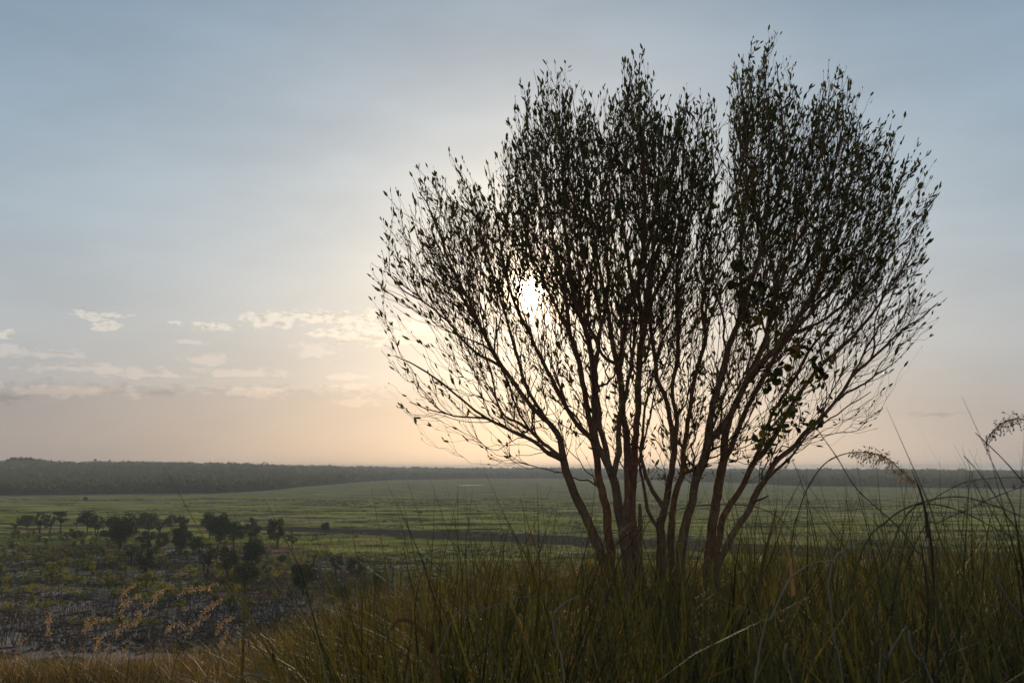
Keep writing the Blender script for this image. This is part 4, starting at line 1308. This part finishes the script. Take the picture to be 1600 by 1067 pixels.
stalk('dry_stalk', 'pale stalk curving down to the right in front of the trunks', [(1165,915),(1150,870),(1127,815),(1112,798),(1095,793)], 2.8, M_straw, 2.6, cat='dry stalk')
stalk('leafy_twig', 'sprig with pinkish red seed leaves in front of the middle trunks', [(935,885),(948,868),(965,848),(985,832),(1008,815)], 4.0, M_brown, 2.0, leafy=(60, 0.022, M_rust), cat='twig')
stalk('leafy_twig', 'sprig of small ochre leaves beside the broken snag', [(960,895),(985,850),(1000,825),(1006,806)], 4.4, M_brown, 2.0, leafy=(34, 0.022, M_dry), cat='twig')
stalk('withered_blade', 'large blurred orange-brown leaf blade close to the lens in the right grass', [(1185,930),(1192,880),(1203,835),(1213,795)], 1.9, M_dry, 7, blade=True, to_ground=False, cat='dry leaf', taper=0.75)
stalk('withered_blade', 'blurred ochre leaf blade just right of the orange-brown one', [(1240,930),(1236,890),(1232,860),(1222,835)], 2.0, M_dry, 6, blade=True, to_ground=False, cat='dry leaf', taper=0.7)
# middle and left
stalk('dry_stalk', 'pale stem with a sharp bend at the bottom below the trunks', [(882,1066),(872,1010),(864,975),(865,958),(880,944),(905,930)], 2.2, M_straw, 4, cat='dry stalk', taper=0.3)
stalk('dry_stalk', 'pale dry stem lying to the right below the left trunk', [(700,985),(733,961),(791,940),(820,932),(840,929)], 2.4, M_straw, 3.6, cat='dry stalk')
stalk('withered_blade', 'thick orange dry leaf curled over like a cane near the bottom', [(683,1075),(674,1020),(660,985),(640,969),(622,968),(611,984)], 1.15, M_dry, 8, blade=True, cat='dry leaf', taper=0.35)
stalk('grass_stalk', 'thin pale stalk leaning left from the edge of the tall grass', [(500,1015),(473,961),(438,921),(420,892),(409,868)], 2.4, M_straw, 2.6)
stalk('dry_stalk', 'short straw stalk slanting in front of the dark trees', [(372,948),(340,904),(320,880),(303,861)], 2.6, M_straw, 3.4, cat='dry stalk', taper=0.2)
stalk('grass_stalk', 'blurred green blade crossing the lower left grass close to the lens', [(440,1070),(425,1040),(395,1000),(378,960)], 1.5, M_grass, 9, blade=True, taper=0.8)
stalk('grass_stalk', 'upright blurred green blade left of the sandy clearing', [(378,1070),(380,1010),(381,940),(377,905)], 1.9, M_grass, 7, blade=True, taper=0.8)
stalk('dry_stalk', 'pale hooked stem lying at the bottom left of the middle', [(372,1066),(378,1058),(388,1053),(420,1058)], 1.8, M_straw, 4, cat='dry stalk', taper=0.1)
# golden seed heads at the lower left
GH = [
    ([(170,1040),(178,990),(184,950),(192,924),(212,912)], 'topmost of the golden seed heads on the left, short and curved', 0.22),
    ([(190,1045),(190,990),(190,955),(198,938),(220,928)], 'golden seed head just below the topmost one on the left', 0.25),
    ([(225,1040),(230,985),(236,945),(246,924),(272,911)], 'golden seed head between the topmost and the longest ones', 0.25),
    ([(235,1045),(250,985),(268,942),(288,922),(315,918),(341,909)], 'longest golden seed head, stretched to the right before the dark trees', 0.36),
    ([(200,1045),(205,1000),(212,968),(222,950),(246,935)], 'golden seed head curving below the bright bush', 0.28),
    ([(285,1050),(296,1005),(308,970),(322,950),(348,934)], 'golden seed head beside the bright green bush', 0.28),
    ([(270,1050),(282,1010),(292,985),(304,972),(328,959)], 'golden seed head low beside the sandy clearing', 0.28),
    ([(325,1050),(332,1010),(340,982),(352,968),(368,962)], 'small golden seed head furthest right of the golden ones', 0.25),
    ([(110,1045),(122,1005),(136,980),(150,968),(172,964)], 'golden seed head low over the burnt sand on the left', 0.26),
    ([(160,1048),(172,1010),(184,985),(196,975),(214,972)], 'small golden seed head in the middle of the burnt sand', 0.25),
    ([(235,1048),(245,1005),(262,980),(278,972),(291,982)], 'nodding golden seed head over the pale sand', 0.25),
    ([(86,1045),(82,1012),(77,985),(76,965),(80,952)], 'upright pinkish seed head on a straight stem at the far left', 0.25),
    ([(130,1045),(130,1005),(133,978),(137,964)], 'short upright seed head right of the pinkish one', 0.16),
    ([(20,1050),(25,1025),(30,1008),(36,994),(42,996)], 'round fluffy seed head at the left edge above the tan grass', 0.30),
    ([(190,1050),(193,1025),(197,1008),(206,1001)], 'fluffy orange seed head rising from the tan grass', 0.30),
    ([(340,1050),(345,1010),(352,990),(356,985)], 'thin rusty seed head at the edge of the sandy clearing', 0.25),
    ([(140,1048),(148,1010),(155,995),(166,988)], 'faint thin seed head leaning over the burnt sand', 0.25),
]
for pts, lab, fr_ in GH:
    big = 0.020 if 'fluffy' in lab or 'pinkish' in lab else 0.022
    stalk('seed_stalk', lab, pts, random.uniform(5.6, 6.6), M_tan, 1.3, seed=(fr_ * 0.62, 0.014, big * 0.65), grp='golden grass seed heads at the lower left', cat='seed head', dens_=1.7)

# ------------------------------------------------------------------ haze
def bh(q, out):
    p = q.n('ShaderNodeVolumePrincipled')
    p.inputs['Color'].default_value = (*HAZE_COLOR, 1)
    p.inputs['Density'].default_value = HAZE_DENSITY
    p.inputs['Anisotropy'].default_value = 0.0
    q.nt.links.new(p.outputs[0], out.inputs['Volume'])


zt, zb, Rb = 9.5, -24.5, 6200
v = [(sx * Rb, sy * Rb, z_) for z_ in (zb, zt) for sx, sy in ((-1, -1), (1, -1), (1, 1), (-1, 1))]
hz = bpy.data.meshes.new('haze')
hz.from_pydata(v, [], [(3, 2, 1, 0), (4, 5, 6, 7), (0, 1, 5, 4), (1, 2, 6, 5), (2, 3, 7, 6), (3, 0, 4, 7)])
hz.materials.append(material('thin_haze', bh))
obj('haze', hz, kind='stuff')
